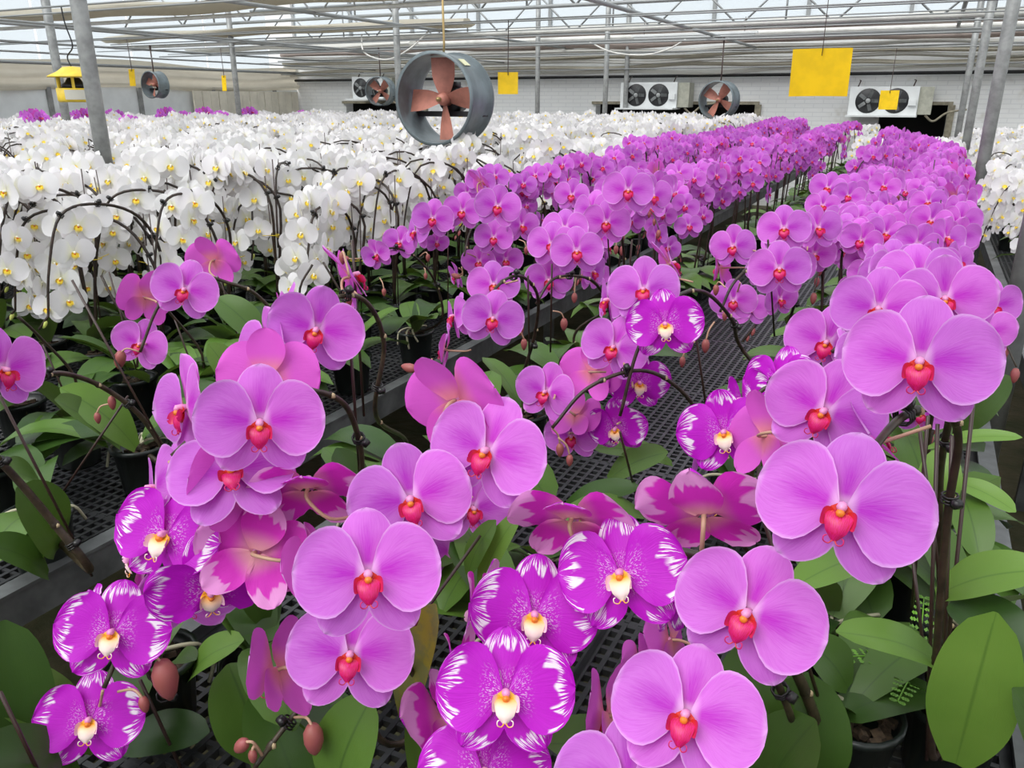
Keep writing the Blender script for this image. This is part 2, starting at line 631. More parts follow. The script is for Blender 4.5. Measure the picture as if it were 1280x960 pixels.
# roof glazing on rafters: five low gables whose ridges run along the rows
rf = link('ceiling', None)
rf['kind'] = 'structure'
rf['label'] = 'hazy glazed greenhouse roof'
GZ, RZ = CZ + 1.75, CZ + 2.9
SPN = (WXR - WXL) / 4
for s in range(4):
    x0 = WXL + s * SPN
    for side in (0, 1):
        xa, xb = (x0, x0 + SPN / 2) if side == 0 else (x0 + SPN / 2, x0 + SPN)
        za, zb = (GZ, RZ) if side == 0 else (RZ, GZ)
        for k in range(8):
            y0 = WYF + 2 * k
            m = MB()
            m.grid([[(xa, y0 + .03, za), (xa, y0 + 1.97, za)], [(xb, y0 + .03, zb), (xb, y0 + 1.97, zb)]], [[(0, 0), (0, 1)], [(1, 0), (1, 1)]])
            link('roof_pane', m.mesh('roof_pane', 'hazy_glazing', False), rf)
            m = MB()
            m.tube([(xa, y0, za - .03), (xb, y0, zb - .03)], 0.025, 6)
            link('rafter', m.mesh('rafter', 'truss_steel'), rf)

# posts
def post(px_, py_, X, Y, r=0.037):
    m = MB()
    m.tube([(0, 0, 0), (0, 0, GZ)], r, 14)
    m.box((0, 0, .01), (.14, .14, .02))
    o = link('trim_post', m.mesh('support_post', 'post_metal'))
    o.location = (X, Y, 0)
    o['kind'] = 'structure'
    return o


for X, Y, lb in ((0.30, 2.62, 'nearest grey steel post in the gap right of the pink bench'), (0.30, 5.38, 'second grey steel post in the gap right of the pink bench'), (0.30, 8.15, 'third grey steel post in the gap right of the pink bench'), (0.30, 10.9, 'farthest grey steel post in the gap right of the pink bench'),
                 (-3.33, 2.55, 'grey steel post rising from the white orchids at left'), (-5.03, 7.47, 'grey steel post behind the hanging grey fan'), (at(74, 100, 6.6).x, at(74, 100, 6.6).y, 'grey steel post left of the yellow lantern trap'),
                 (-4.0, 10.9, 'thin grey post before the far wall'), (-5.15, 11.2, 'thin grey post left of the twin-fan cooler'), (-3.95, 11.6, 'thin grey post in front of the twin-fan cooler'), (-8.0, 8.2, 'thin grey post near the cream shutter')):
    post(0, 0, X, Y, 0.034)['label'] = lb

# folded shade curtains, pipes and trusses across the span
def bundle(Y, z, h, d, mat, seed, label, x0=WXL + .1, x1=WXR - .1):
    q = random.Random(seed)
    ph = [q.uniform(0, 6) for _ in range(6)]
    m = MB()
    n, k = 120, 9
    rows_, uvs_ = [], []
    for i in range(n + 1):
        xx = x0 + (x1 - x0) * i / n
        sag = 0.012 * math.sin(xx * 1.3 + ph[0]) + 0.010 * math.sin(xx * 3.1 + ph[1]) - 0.014 * abs(math.sin(xx * 1.2 + ph[5]))
        row = []
        for j in range(k + 1):
            a = 2 * math.pi * j / k
            rr = 1 + 0.16 * math.sin(3 * a + xx * 0.9 + ph[2]) + 0.14 * math.sin(5 * a - xx * 1.7 + ph[3])
            row.append((xx, Y + d * rr * math.cos(a), z + sag + h * rr * math.sin(a)))
        rows_.append(row)
        uvs_.append([(i / n, j / k) for j in range(k + 1)])
    m.grid(rows_, uvs_)
    return tag(link('shade_curtain', m.mesh('shade_curtain', mat)), label, 'curtain')


def pipe(p, q, r, mat, label, nm='trim_pipe'):
    m = MB()
    m.tube([p, q], r, 10)
    o = link(nm, m.mesh(nm, mat))
    o['kind'] = 'structure'
    o['label'] = label
    return o


bundle(6.0, CZ + .83, .055, .16, 'beige_cloth', 1, 'beige folded shade curtain nearest along the ceiling', x1=-2.5)
bundle(8.2, CZ + .79, .045, .14, 'beige_cloth', 2, 'beige folded shade curtain second along the ceiling', x1=-4.6)
bundle(9.6, CZ + .70, .035, .12, 'white_cloth', 3, 'off-white folded shade curtain over the left of the white field', x1=-6.2)
bundle(11.55, CZ + .955, .024, .05, 'white_cloth', 4, 'thin white rolled sheet topmost above the far wall')
bundle(11.62, CZ + .865, .040, .07, 'mauve_cloth', 8, 'upper mauve folded shade curtain above the far wall')
bundle(11.62, CZ + .735, .038, .07, 'mauve_cloth', 5, 'lower mauve folded shade curtain above the far wall')
bundle(11.62, CZ + .655, .026, .06, 'white_cloth', 9, 'middle white rolled sheet above the far wall')
bundle(11.64, CZ + .580, .026, .06, 'beige_cloth', 10, 'upper beige folded curtain above the coolers')
bundle(11.66, CZ + .515, .024, .06, 'white_cloth', 11, 'white rolled sheet between beige curtains above the coolers')
bundle(11.70, CZ + .450, .026, .06, 'beige_cloth', 6, 'lower beige folded curtain just above the coolers')
bundle(11.80, CZ + .382, .026, .05, 'white_cloth', 7, 'white rolled sheet along the top of the brick wall')
struct('trim_gable', boxmesh('gable_sheet', ((WXL + WXR) / 2, WY - .03, CZ + .63), (WXR - WXL, .02, .66), 'white_panel'), 'pale sheet above the far brick wall')
for Y, z, r, mt, lb in ((6.05, .72, .018, 'white_pipe', 'pale pipe under the nearest curtain'), (8.25, .66, .02, 'white_pipe', 'pale pipe under the second curtain'), (11.35, .795, .034, 'white_pipe', 'long pale pipe across the far ceiling'),
                        (11.5, .61, .012, 'truss_steel', 'thin grey cable across the far ceiling'), (11.55, .40, .010, 'truss_steel', 'thin grey cable above the brick wall'), (9.0, .58, .010, 'truss_steel', 'thin grey wire across the ceiling'),
                        (11.9, .31, .022, 'black_plastic', 'dark seam along the top of the brick wall')):
    pipe((WXL + .1, Y, CZ + z), (WXR - .1, Y, CZ + z), r, mt, lb)
for X, z, r, lb in ((-2.2, .64, .016, 'pipe along the rows carrying the hanging fan'), (-4.9, .70, .016, 'pipe along the rows over the white field'), (-7.3, .62, .014, 'pipe along the rows toward the far left'), (-9.2, .60, .014, 'pipe along the rows near the side wall'), (-5.9, .52, .010, 'thin pipe along the rows over the lantern trap'), (-8.3, .45, .010, 'thin low pipe along the rows at far left'), (0.12, .80, .02, 'pipe along the rows over the pink bench'), (-9.9, .42, .02, 'pipe along the beige blind')):
    pipe((X, WYF + .2, CZ + z), (X, 11.9, CZ + z), r, 'truss_steel', lb)


def truss(Y, z0, z1, label):
    t = link('roof_truss', None)
    t['kind'] = 'structure'
    t['label'] = label
    def bar(p, q, r=.012):
        m = MB()
        m.tube([p, q], r, 6)
        link('truss_bar', m.mesh('truss_bar', 'truss_steel'), t)
    bar((WXL + .1, Y, z0), (WXR - .1, Y, z0), .02)
    bar((WXL + .1, Y, z1), (WXR - .1, Y, z1), .02)
    x = WXL + .3
    k = 0
    while x < WXR - 1.2:
        bar((x, Y, z0), (x + .55, Y, z1))
        bar((x + .55, Y, z1), (x + 1.1, Y, z0))
        if k % 2:
            bar((x + .55, Y, z0), (x + .55, Y, z1))
        x += 1.1
        k += 1


truss(8.3, CZ + .9, CZ + 1.45, 'zigzag steel roof truss over the white field')
truss(10.95, CZ + .85, CZ + 1.35, 'zigzag steel roof truss near the far wall')
truss(5.4, CZ + .95, CZ + 1.5, 'zigzag steel roof truss nearest the camera')


# ------------------------------------------------------------------ hung and mounted equipment
def look_mat(pos, yaw, pitch=0):
    """local -Y axis faces the camera heading turned by yaw (to the image right)"""
    d = (CAM - V(pos))
    d.z = 0
    a = math.atan2(d.y, d.x) + math.pi / 2 + R(yaw)
    return M4.Translation(pos) @ M4.Rotation(a, 4, 'Z') @ M4.Rotation(R(pitch), 4, 'X')


def circulation_fan(pos, dia, yaw, spin, label, top, near):
    t = thing('circulation_fan', label, 'fan', mat=look_mat(pos, yaw), group='hanging circulation fans')
    r = dia / 2
    L = dia * .5
    k = 48 if near else 28
    m = MB()
    pr = [(r * .93, L / 2), (r * 1.0, L / 2), (r * 1.0, L / 2 - .012), (r * .945, L / 2 - .02), (r * .945, -L / 2 + .02), (r * 1.0, -L / 2 + .012), (r * 1.0, -L / 2), (r * .93, -L / 2), (r * .925, -L / 2 + .02), (r * .925, L / 2 - .02), (r * .93, L / 2)]
    m.lathe(pr, k, axis='y')
    sh = link('shroud', m.mesh('shroud', 'fan_shroud'), t)
    if near:
        m = MB()
        m.box((r * .58, -.02, r * .76), (.045, .05, .003), rot=M4.Rotation(R(38), 3, 'Y'))
        link('sticker', m.mesh('sticker', 'tape_label', False), sh)
    b = MB()
    g, uv = [], []
    for i in range(7):
        u = i / 6
        rr = r * (.12 + .76 * u)
        hw = r * (.13 + .13 * math.sin(min(1, u * 1.6) * math.pi / 2))
        tw = R(42 - 22 * u)
        g.append([(rr, -math.sin(tw) * hw * q, math.cos(tw) * hw * q) for q in (-1, -.4, .4, 1)])
        uv.append([(u, 0)] * 4)
    b.grid(g, uv)
    bm = b.mesh('blade', 'fan_blade')
    for q in range(4):
        link('blade', bm, t, M4.Rotation(R(spin + 90 * q), 4, 'Y'))
    m = MB()
    m.lathe([(0, .05), (r * .1, .045), (r * .14, .02), (r * .14, -.03), (0, -.03)], 16, axis='y')
    h = link('hub', m.mesh('hub', 'fan_blade'), t)
    m = MB()
    m.lathe([(0, .07), (r * .05, .065), (r * .05, .045)], 10, axis='y')
    link('hub_bolt', m.mesh('hub_bolt', 'brass'), h)
    m = MB()
    m.lathe([(0, -.03), (r * .27, -.035), (r * .29, -.05), (r * .29, -L * .62), (r * .2, -L * .7), (0, -L * .7)], 20, axis='y')
    m.box((r * .02, L * .3, r * .31), (r * .3, L * .3, r * .12))
    link('motor', m.mesh('motor', 'black_plastic'), t)
    m = MB()
    for zz in (-.32, ):
        m.box((0, L * .42, r * zz), (r * 1.76, .03, .025))
        m.box((0, L * .25, r * zz), (r * 1.76, .03, .025))
    link('motor_bracket', m.mesh('motor_bracket', 'black_plastic', False), t)
    m = MB()
    m.tube([(0, 0, r * .95), (.004, 0, r + .03), (0, 0, top - pos[2])], .006 if near else .008, 6)
    m.lathe([(.012, top - pos[2] - .05), (.012, top - pos[2])], 8)
    link('hanger', m.mesh('hanger', 'brass' if near else 'stake_wire'), t)
    return t


P = at(556, 121, 4.0)
for yy_, zz_, lb_ in ((at(556, 124, 3.85).y, .64, 'thin ceiling wire over the large fan'), (at(476, 114, 10.4).y, .62, 'thin ceiling wire over the small far fan'), (at(899, 125, 9.0).y, .64, 'thin ceiling wire over the far salmon fan'), (at(194, 106, 9.6).y, .60, 'thin ceiling wire over the dark fan'),
                      (at(1025, 91, 3.5).y, .55, 'thin ceiling wire over the large yellow card'), (at(1111, 125, 9.3).y, .55, 'thin ceiling wire over the far yellow card'), (at(635, 104, 6.6).y, .60, 'thin ceiling wire over the middle yellow card'), (at(165, 97, 8.6).y, .60, 'thin ceiling wire over the left yellow card'), (at(280, 104, 10.0).y, .60, 'thin ceiling wire over the corner yellow card'),
                      (at(93, 106, 4.9).y, .52, 'thin ceiling wire over the lantern trap'), (10.0, .66, 'thin ceiling wire over the cable loop'), (8.2, .70, 'thin ceiling wire carrying the left cable loop')):
    pipe((WXL + .1, yy_, CZ + zz_), (WXR - .1, yy_, CZ + zz_), .006, 'truss_steel', lb_, 'trim_wire')
P = at(556, 124, 3.85)
circulation_fan(tuple(P), .425, -31, 0 + 88, 'large grey hanging circulation fan with four salmon blades', CZ + .64, True)
P = at(476, 114, 10.4)
circulation_fan(tuple(P), .36, -25, 40, 'small grey hanging fan beside the leftmost wall cooler', CZ + .62, False)
P = at(899, 125, 9.0)
circulation_fan(tuple(P), .41, -22, 30, 'grey hanging fan with salmon blades right of the middle wall cooler', CZ + .64, False)
P = at(194, 106, 9.6)
circulation_fan(tuple(P), .31, -50, 20, 'dark grey hanging fan between two small yellow cards at left', CZ + .60, False)


def sticky(px, py, d, wd, ht, yaw, label, top, tilt=0):
    P = at(px, py, d)
    t = thing('sticky_trap', label, 'insect trap', mat=look_mat(P, yaw, tilt), group='yellow sticky cards')
    m = MB()
    g, uv = [], []
    for i in range(7):
        u = i / 6 - .5
        g.append([(u * wd + (q) * .0, .012 * math.cos(u * 3.0) + (.01 * q), q * ht) for q in (-.5, -.17, .17, .5)])
        uv.append([(u + .5, q) for q in (0, .33, .66, 1)])
    m.grid(g, uv)
    m2 = MB()
    m2.add(m)
    g2 = [[(p[0], p[1] + .0015, p[2]) for p in row] for row in g]
    m2.grid([r[::-1] for r in g2], uv)
    link('card', m2.mesh('card', 'trap_yellow'), t)
    m = MB()
    m.tube([(0, 0, ht * .36), (0, .012, ht * .5), (.004, 0, top - P.z)], .0018 if d < 5 else .004, 5)
    link('hanger', m.mesh('hanger', 'stake_wire'), t)


sticky(1025, 91, 3.5, .245, .195, -6, 'large bright yellow sticky card hanging over the pink rows', CZ + .55, 8)
sticky(1111, 125, 9.3, .20, .21, 0, 'small yellow sticky card in front of the right wall cooler', CZ + .55)
sticky(635, 104, 6.6, .165, .17, 0, 'yellow sticky card just right of the large hanging fan', CZ + .6)
sticky(165, 97, 8.6, .09, .17, -50, 'narrow yellow sticky card left of the dark fan', CZ + .6)
sticky(280, 104, 10.0, .08, .18, -50, 'narrow yellow sticky card before the cream shutter', CZ + .6)

# lantern-shaped insect trap
P = at(93, 106, 4.9)
t = thing('lantern_trap', 'yellow lantern-shaped insect trap hanging behind the left post', 'insect trap', loc=P)
m = MB()
m.lathe([(0, .105), (.05, .10), (.085, .075), (.14, .05), (.142, .042), (.10, .05), (.0, .06)], 28)
link('cap', m.mesh('cap', 'lamp_yellow'), t)
m = MB()
m.lathe([(.0, -.10), (.098, -.10), (.105, -.09), (.105, -.02), (.10, -.02), (.098, -.09), (.0, -.09)], 28)
link('cup', m.mesh('cup', 'lamp_yellow'), t)
m = MB()
m.lathe([(.107, -.085), (.107, -.03)], 24)
tr = MB()
g = [[(.109 * math.cos(a), .109 * math.sin(a), z) for z in (-.085, -.03)] for a in [R(x) for x in range(-70, 21, 10)]]
tr.grid(g, [[(0, 0), (0, 1)]] * len(g))
link('clear_window', tr.mesh('clear_window', 'clear_tray'), t)
for a in (20, 80, 140, 200, 260, 320):
    m = MB()
    m.box((.097 * math.cos(R(a)), .097 * math.sin(R(a)), .02), (.012, .012, .09))
    link('strut', m.mesh('strut', 'lamp_yellow', False), t)
m = MB()
m.lathe([(0, .04), (.035, .04), (.05, .015), (.075, 0), (.075, -.02), (0, -.02)], 18)
link('funnel', m.mesh('funnel', 'black_plastic'), t)
m = MB()
m.tube(spline([(0, 0, .1), (-.02, 0, .16), (.03, .01, .22), (.01, 0, .34), (0, 0, CZ + .52 - P.z)]), .004, 6)
link('hanger', m.mesh('hanger', 'black_plastic'), t)


def cooler(px0, px1, py, label, yoff=0):
    A = onY(px0, py, WY - .28)
    B = onY(px1, py, WY - .28)
    wd = B.x - A.x
    c = ((A.x + B.x) / 2, WY - .21, A.z)
    t = thing('wall_cooler', label, 'air cooler', loc=c, group='wall coolers')
    h = .34
    m = MB()
    m.box((0, 0, 0), (wd, .3, h))
    m.box((0, -.16, -h / 2 - .01), (wd * 1.02, .4, .02))
    link('housing', m.mesh('housing', 'cooler_white', False), t)
    for sx in (-.22, .18):
        m = MB()
        m.lathe([(0, .158), (.145, .158), (.15, .152), (.15, .14)], 28, axis='y', c=(sx * wd, 0, 0))
        f = link('fan_disc', m.mesh('fan_disc', 'black_plastic'), t)
        m = MB()
        m.lathe([(0, .175), (.03, .172), (.03, .158)], 12, axis='y', c=(sx * wd, 0, 0))
        link('fan_hub', m.mesh('fan_hub', 'grey_plastic'), f)
        for q in range(5):
            a = 2 * math.pi * q / 5
            m = MB()
            m.box((sx * wd + .082 * math.cos(a), -.165, .082 * math.sin(a)), (.085, .006, .045), rot=M4.Rotation(-a, 3, 'Y') @ M4.Rotation(R(25), 3, 'X'))
            link('fan_vane', m.mesh('fan_vane', 'rail_metal', False), f)
    m = MB()
    m.box((wd * .42, -.165, -.02), (.09, .04, .07))
    link('control_box', m.mesh('control_box', 'cooler_white', False), t)
    m = MB()
    m.box((wd / 2 + .08, .02, .0), (.16, .26, h * .95))
    link('side_cover', m.mesh('side_cover', 'cooler_side', False), t)
    for sx in (-.4, .4):
        m = MB()
        m.tube([(sx * wd, -.05, h / 2), (sx * wd + .02, -.02, h / 2 + .07), (sx * wd, .1, h / 2 + .08)], .008, 6)
        link('bracket', m.mesh('bracket', 'stake_wire'), t)
    m = MB()
    m.tube(spline([(wd / 2 + .1, -.08, -.17), (wd / 2 + .2, -.06, -.24), (wd / 2 + .34, -.04, -.14), (wd / 2 + .55, -.04, -.10)]), .014, 6)
    link('hose', m.mesh('hose', 'old_wood'), t)


cooler(778, 848, 119, 'twin-fan white wall cooler in the middle of the far wall')
cooler(1062, 1148, 126, 'twin-fan white wall cooler at the right of the far wall')
cooler(444, 482, 110, 'white wall cooler half hidden by a small fan at left')

A = onY(795, 49, 10.2)
B = onY(941, 49, 10.2)
t = thing('tube_light', 'white fluorescent tube light under the far ceiling pipe', 'light', loc=((A.x + B.x) / 2, 10.2, A.z))
m = MB()
m.tube([(-.72, 0, 0), (.72, 0, 0)], .02, 10)
link('tube', m.mesh('tube', 'cooler_white'), t)
m = MB()
m.box((0, 0, .035), (1.5, .05, .025))
link('fitting', m.mesh('fitting', 'cooler_white', False), t)
m = MB()
for s in (-.6, .6):
    m.tube([(s, 0, .045), (s, 0, .2)], .004, 5)
link('hanger', m.mesh('hanger', 'stake_wire'), t)
for nm, pts, lb in (('cable_loop', [(-6.0, 8.2, .70), (-5.9, 8.1, .5), (-5.6, 8.1, .42), (-5.3, 8.1, .52), (-5.1, 8.2, .7)], 'pale cable loop hanging under the curtain'),
                    ('cable_loop', [(-3.9, 10.0, .66), (-3.6, 10.0, .54), (-3.2, 10.0, .5), (-2.9, 10.0, .56), (-2.7, 10.0, .66)], 'pale cable loop hanging left of the tube light')):
    m = MB()
    m.tube(spline([(a, b, CZ + c) for a, b, c in pts]), .009, 6)
    tag(link(nm, m.mesh(nm, 'white_pipe')), lb, 'cable')

# ------------------------------------------------------------------ benches
PITCHM = 0.0225
PW = 0.54
def panel_mesh(sx, sy):
    m = MB()
    nx, ny = int(round(sx / PITCHM)), int(round(sy / PITCHM))
    for i in range(nx + 1):
        wdt = .0075 if i not in (0, nx) else .014
        m.box((sx * i / nx, sy / 2, -.006), (wdt, sy, .012))
    for j in range(ny + 1):
        wdt = .0075 if j not in (0, ny) else .014
        m.box((sx / 2, sy * j / ny, -.0065), (sx, wdt, .011))
    return m.mesh('mesh_panel', 'bench_plastic', False)


PMESH = {}
def bench(x0, x1, y0, y1, label):
    t = thing('plant_bench', label, 'bench', loc=(x0, y0, 0), group='greenhouse plant benches')
    nx = max(1, round((x1 - x0 - .04) / .55))
    sx = (x1 - x0 - .04) / nx
    ny = max(1, round((y1 - y0) / .55))
    sy = (y1 - y0) / ny
    key = (round(sx, 4), round(sy, 4))
    if key not in PMESH:
        PMESH[key] = panel_mesh(sx - .004, sy - .004)
    for i in range(nx):
        for j in range(ny):
            link('mesh_panel', PMESH[key], t, M4.Translation((.02 + i * sx + .002, j * sy + .002, BZ)))
    for xx in (0, x1 - x0):
        m = MB()
        m.box((xx, (y1 - y0) / 2, BZ - .012), (.028, y1 - y0, .065))
        m.box((xx + (.02 if xx == 0 else -.02), (y1 - y0) / 2, BZ - .036), (.035, y1 - y0, .006))
        m.box((xx, (y1 - y0) / 2, BZ + .022), (.036, y1 - y0, .006))
        link('rail', m.mesh('rail', 'rail_metal', False), t)
    k = 0
    while k * 1.5 < y1 - y0:
        m = MB()
        m.box(((x1 - x0) / 2, k * 1.5 + .3, BZ - .035), (x1 - x0 - .02, .03, .035))
        link('cross_bar', m.mesh('cross_bar', 'rail_metal', False), t)
        for xx in (.12, x1 - x0 - .12):
            m = MB()
            m.box((xx, k * 1.5 + .3, (BZ - .05) / 2), (.035, .035, BZ - .05))
            link('leg', m.mesh('leg', 'rail_metal', False), t)
        k += 1
    return t


bench(-.90, .225, -.6, 11.4, 'black mesh bench carrying the nearest pink orchids')
bench(-2.78, -1.24, -.2, 11.4, 'black mesh bench with pink orchids at its edge and white ones behind')
bench(.385, 1.7, 1.4, 11.4, 'black mesh bench of white orchids right of the posts')
LB = [(-4.42, -2.93), (-6.06, -4.57), (-7.7, -6.21), (-9.34, -7.85)]
for k, (a, b) in enumerate(LB):
    bench(a, b, .6, 11.4, ['second', 'third', 'fourth', 'last'][k] + ' mesh bench from the aisle, under the white orchid field')


# ------------------------------------------------------------------ flower pieces
def broad(u):
    if u < .5:
        return .10 + .90 * math.sin(math.pi / 2 * u / .5) ** .85
    return math.sqrt(max(0, 1 - ((u - .5) / .5) ** 2.2))


def oval(u):
    if u < .55:
        return .30 + .70 * math.sin(math.pi / 2 * u / .55)
    return math.sqrt(max(0, 1 - ((u - .55) / .45) ** 1.9))


def blade(m, L, W, ang, prof, curl, cup, nu, nv, z0=0.0, ruf=0.0, seed=0, skew=0.0, twist=0.0, mi=0, r0=.003, side=1):
    ca, sa = math.cos(ang), math.sin(ang)
    g, uv = [], []
    for i in range(nu + 1):
        s = i / nu
        u = 1 - (1 - s) ** 1.55
        wd = W * prof(u) if i < nu else W * .04
        row, ur = [], []
        for j in range(nv + 1):
            v = -1 + 2 * j / nv
            x = r0 + L * u - .16 * L * u * (1 - u) * v * v
            y = v * wd + skew * L * u * (1 - u)
            z = z0 + curl * L * u * u + cup * wd * v * v * (.4 + .6 * u) + twist * v * wd * u
            if ruf:
                z += ruf * (max(abs(v), u) ** 3) * (math.sin(9 * u + 5 * v + seed) + .6 * math.sin(17 * v * (1.2 - u) + 11 * u + 2 * seed))
            row.append(((ca * x - sa * y), (sa * x + ca * y) * 1.0, z))
            ur.append((u, v))
        g.append(row)
        uv.append(ur)
    if side < 0:      # mirrored petal: keep the front outward
        g = [r[::-1] for r in g]
        uv = [r[::-1] for r in uv]
    m.grid(g, uv, mi)


def mirrored(b):
    o = MB()
    o.v = [(-x, y, z) for x, y, z in b.v]
    o.f = [f[::-1] for f in b.f]
    o.uv = [u[::-1] for u in b.uv]
    o.mi = list(b.mi)
    return o


STY = [dict(pc=-.04, pk=.10, dc=-.10, sc=-.12, tw=.05), dict(pc=.16, pk=-.10, dc=.12, sc=.02, tw=.12), dict(pc=-.22, pk=.16, dc=-.30, sc=-.25, tw=-.06), dict(pc=.05, pk=.22, dc=.25, sc=-.05, tw=.18)]


def flower_pieces(style, kind, nu, nv, lod):
    s = STY[style % 4]
    ruf = (.0018 if kind == 'v' else .0009) if lod == 0 else 0
    P = {}
    a = MB()
    blade(a, .0545, .0350, R(6), broad, s['pc'], s['pk'], nu, nv, .0015, ruf, style, .07, s['tw'])
    P['petal_r'] = a
    a = MB()
    blade(a, .0545, .0350, R(6), broad, s['pc'] * .8 + .03, s['pk'], nu, nv, .0015, ruf, style + 2, .07, s['tw'])
    P['petal_l'] = mirrored(a)
    a = MB()
    blade(a, .050, .0215, R(90), oval, s['dc'], -.25, nu, max(2, nv - 2), -.0035, ruf * .7, style + 1)
    P['dorsal'] = a
    a = MB()
    blade(a, .051, .0195, R(-50), oval, s['sc'], -.2, nu, max(2, nv - 2), -.0045, ruf * .7, style + 5, .06)
    P['sepal_r'] = a
    P['sepal_l'] = mirrored(a)
    # lip: side lobes + middle lobe
    lip = MB()
    n1 = 7 if lod == 0 else (4 if lod == 1 else 2)
    n2 = 6 if lod == 0 else (3 if lod == 1 else 2)
    big = 1.0 if kind != 'v' else 1.05
    path = [(0, -.003, .003), (0, -.006, .009), (0, -.011, .0125), (0, -.018, .0120), (0, -.0235, .0085)]
    pp = spline(path, 3)
    g, uv = [], []
    for i in range(n1 + 1):
        u = i / n1
        p = pp[min(len(pp) - 1, int(round(u * (len(pp) - 1))))]
        wd = big * (.0036 + .0056 * math.sin(math.pi * min(1, u * 1.05) ** .75)) if u < .99 else .0016
        g.append([(q * wd, p.y + .0030 * q * q * (1 - u), p.z - .0030 * q * q * (1 - .3 * u)) for q in [-1 + 2 * j / n2 for j in range(n2 + 1)]])
        uv.append([(u, -1 + 2 * j / n2) for j in range(n2 + 1)])
    lip.grid(g, uv, 0)
    thr = MB()      # throat behind the column
    thr.lathe([(0, .0046), (.0045, .0044), (.0085, .0052)], 10 if lod < 2 else 6, c=(0, -.0060, 0))
    lip.add(thr, mimap={0: 1})
    for sg in (-1, 1):      # side lobes: rounded ears cupping the column
        g, uv = [], []
        for i in range(n1 + 1):
            u = i / n1
            wd = big * .0062 * math.sqrt(max(.02, 1 - (2 * u - 1) ** 2))
            row = []
            for j in range(n2 + 1):
                q = -1 + 2 * j / n2
                a_ = 1.0 * u
                row.append((sg * (.0030 + .0082 * math.sin(a_ * 1.5)), -.0085 + wd * q - .001 * u + .002 * (1 - u), .0035 + .0095 * u + .0018 * q * q))
            g.append(row)
            uv.append([(u, -1 + 2 * j / n2) for j in range(n2 + 1)])
        lip.grid(g if sg > 0 else [r[::-1] for r in g], uv, 1)
    P['lip'] = lip
    ten = MB()
    if lod == 0:
        for sg in (-1, 1):
            ten.tube(spline([(sg * .0008, -.023, .009), (sg * .003, -.0255, .010), (sg * .006, -.0245, .012), (sg * .0062, -.0215, .0125), (sg * .0045, -.0205, .012)], 3), [.0005] * 12 + [.0003], 5)
    P['tendril'] = ten
    cal = MB()
    if lod < 2:
        cal.lathe([(0, .0045), (.0022, .004), (.003, .002), (.003, 0)], 8, c=(0, -.0045, .008))
    P['callus'] = cal
    colm = MB()
    if lod < 2:
        colm.tube([(0, 0, -.001), (0, .0005, .005), (0, -.0005, .0095), (0, -.002, .0115)], [.0040, .0034, .0035, .0015], 8 if lod == 0 else 6)
    P['column'] = colm
    return P


FM = {'p': ('pink_petal', 'pink_lip', 'pink_lip_side', 'pink_column'), 'v': ('twotone_petal', 'twotone_lip', 'twotone_lip_side', 'pink_column'), 'w': ('white_petal', 'white_lip', 'white_lip', 'white_column')}
F0, F1, F1B = {}, {}, {}


def f0(kind, style):
    k = (kind, style % 4)
    if k not in F0:
        P = flower_pieces(style, kind, 11, 12, 0) if kind != 'w' else flower_pieces(style, kind, 6, 6, 1)
        pm, lm, sm, cm = FM[kind]
        L = [('petal', P['petal_r'].mesh('petal', pm)), ('petal', P['petal_l'].mesh('petal', pm)), ('sepal', P['dorsal'].mesh('sepal', pm)), ('sepal', P['sepal_r'].mesh('sepal', pm)), ('sepal', P['sepal_l'].mesh('sepal', pm))]
        lip = MB()
        lip.add(P['lip'])
        lip.add(P['tendril'], mimap={0: 0})
        lip.add(P['callus'], mimap={0: 2})
        L.append(('lip', lip.mesh('lip', [lm, sm, 'callus'])))
        F0[k] = (P['column'].mesh('flower_column', cm), L)
    return F0[k]


def f_mb(kind, style, lod):
    k = (kind, style % 4, lod)
    if k not in F1B:
        nu, nv = {1: (6, 6), 2: (3, 4), 3: (2, 2)}[lod]
        P = flower_pieces(style, kind, nu, nv, lod)
        b = MB()
        for q in ('petal_r', 'petal_l', 'dorsal', 'sepal_r', 'sepal_l'):
            b.add(P[q])
        b.add(P['lip'], mimap={0: 1, 1: 2})
        b.add(P['callus'], mimap={0: 3})
        b.add(P['column'], mimap={0: 3})
        F1B[k] = b
    return F1B[k]


def f1(kind, style, lod):
    k = (kind, style % 4, lod)
    if k not in F1:
        F1[k] = f_mb(kind, style, lod).mesh('flower', list(FM[kind]))
    return F1[k]


def place_flower(root, inv, mat, kind, style, lod):
    """mat is the world matrix; inv the inverse of the root's"""
    if lod == 0:
        cm, L = f0(kind, style)
        f = link('flower', cm, root, inv @ mat)
        for nm, me in L:
            link(nm, me, f)
    else:
        f = link('flower', f1(kind, style, lod), root, inv @ mat)
    return f


BUD = {}
def bud_mesh(kind):
    if kind not in BUD:
        m = MB()
        m.lathe([(0, -.013), (.0045, -.0115), (.0075, -.005), (.0076, .002), (.0052, .010), (.0018, .0150), (0, .0158)], 12)
        m2 = MB()
        m2.add(m)
        BUD[kind] = m2.mesh('bud', 'green_bud' if kind == 'w' else 'bud_skin')
    return BUD[kind]


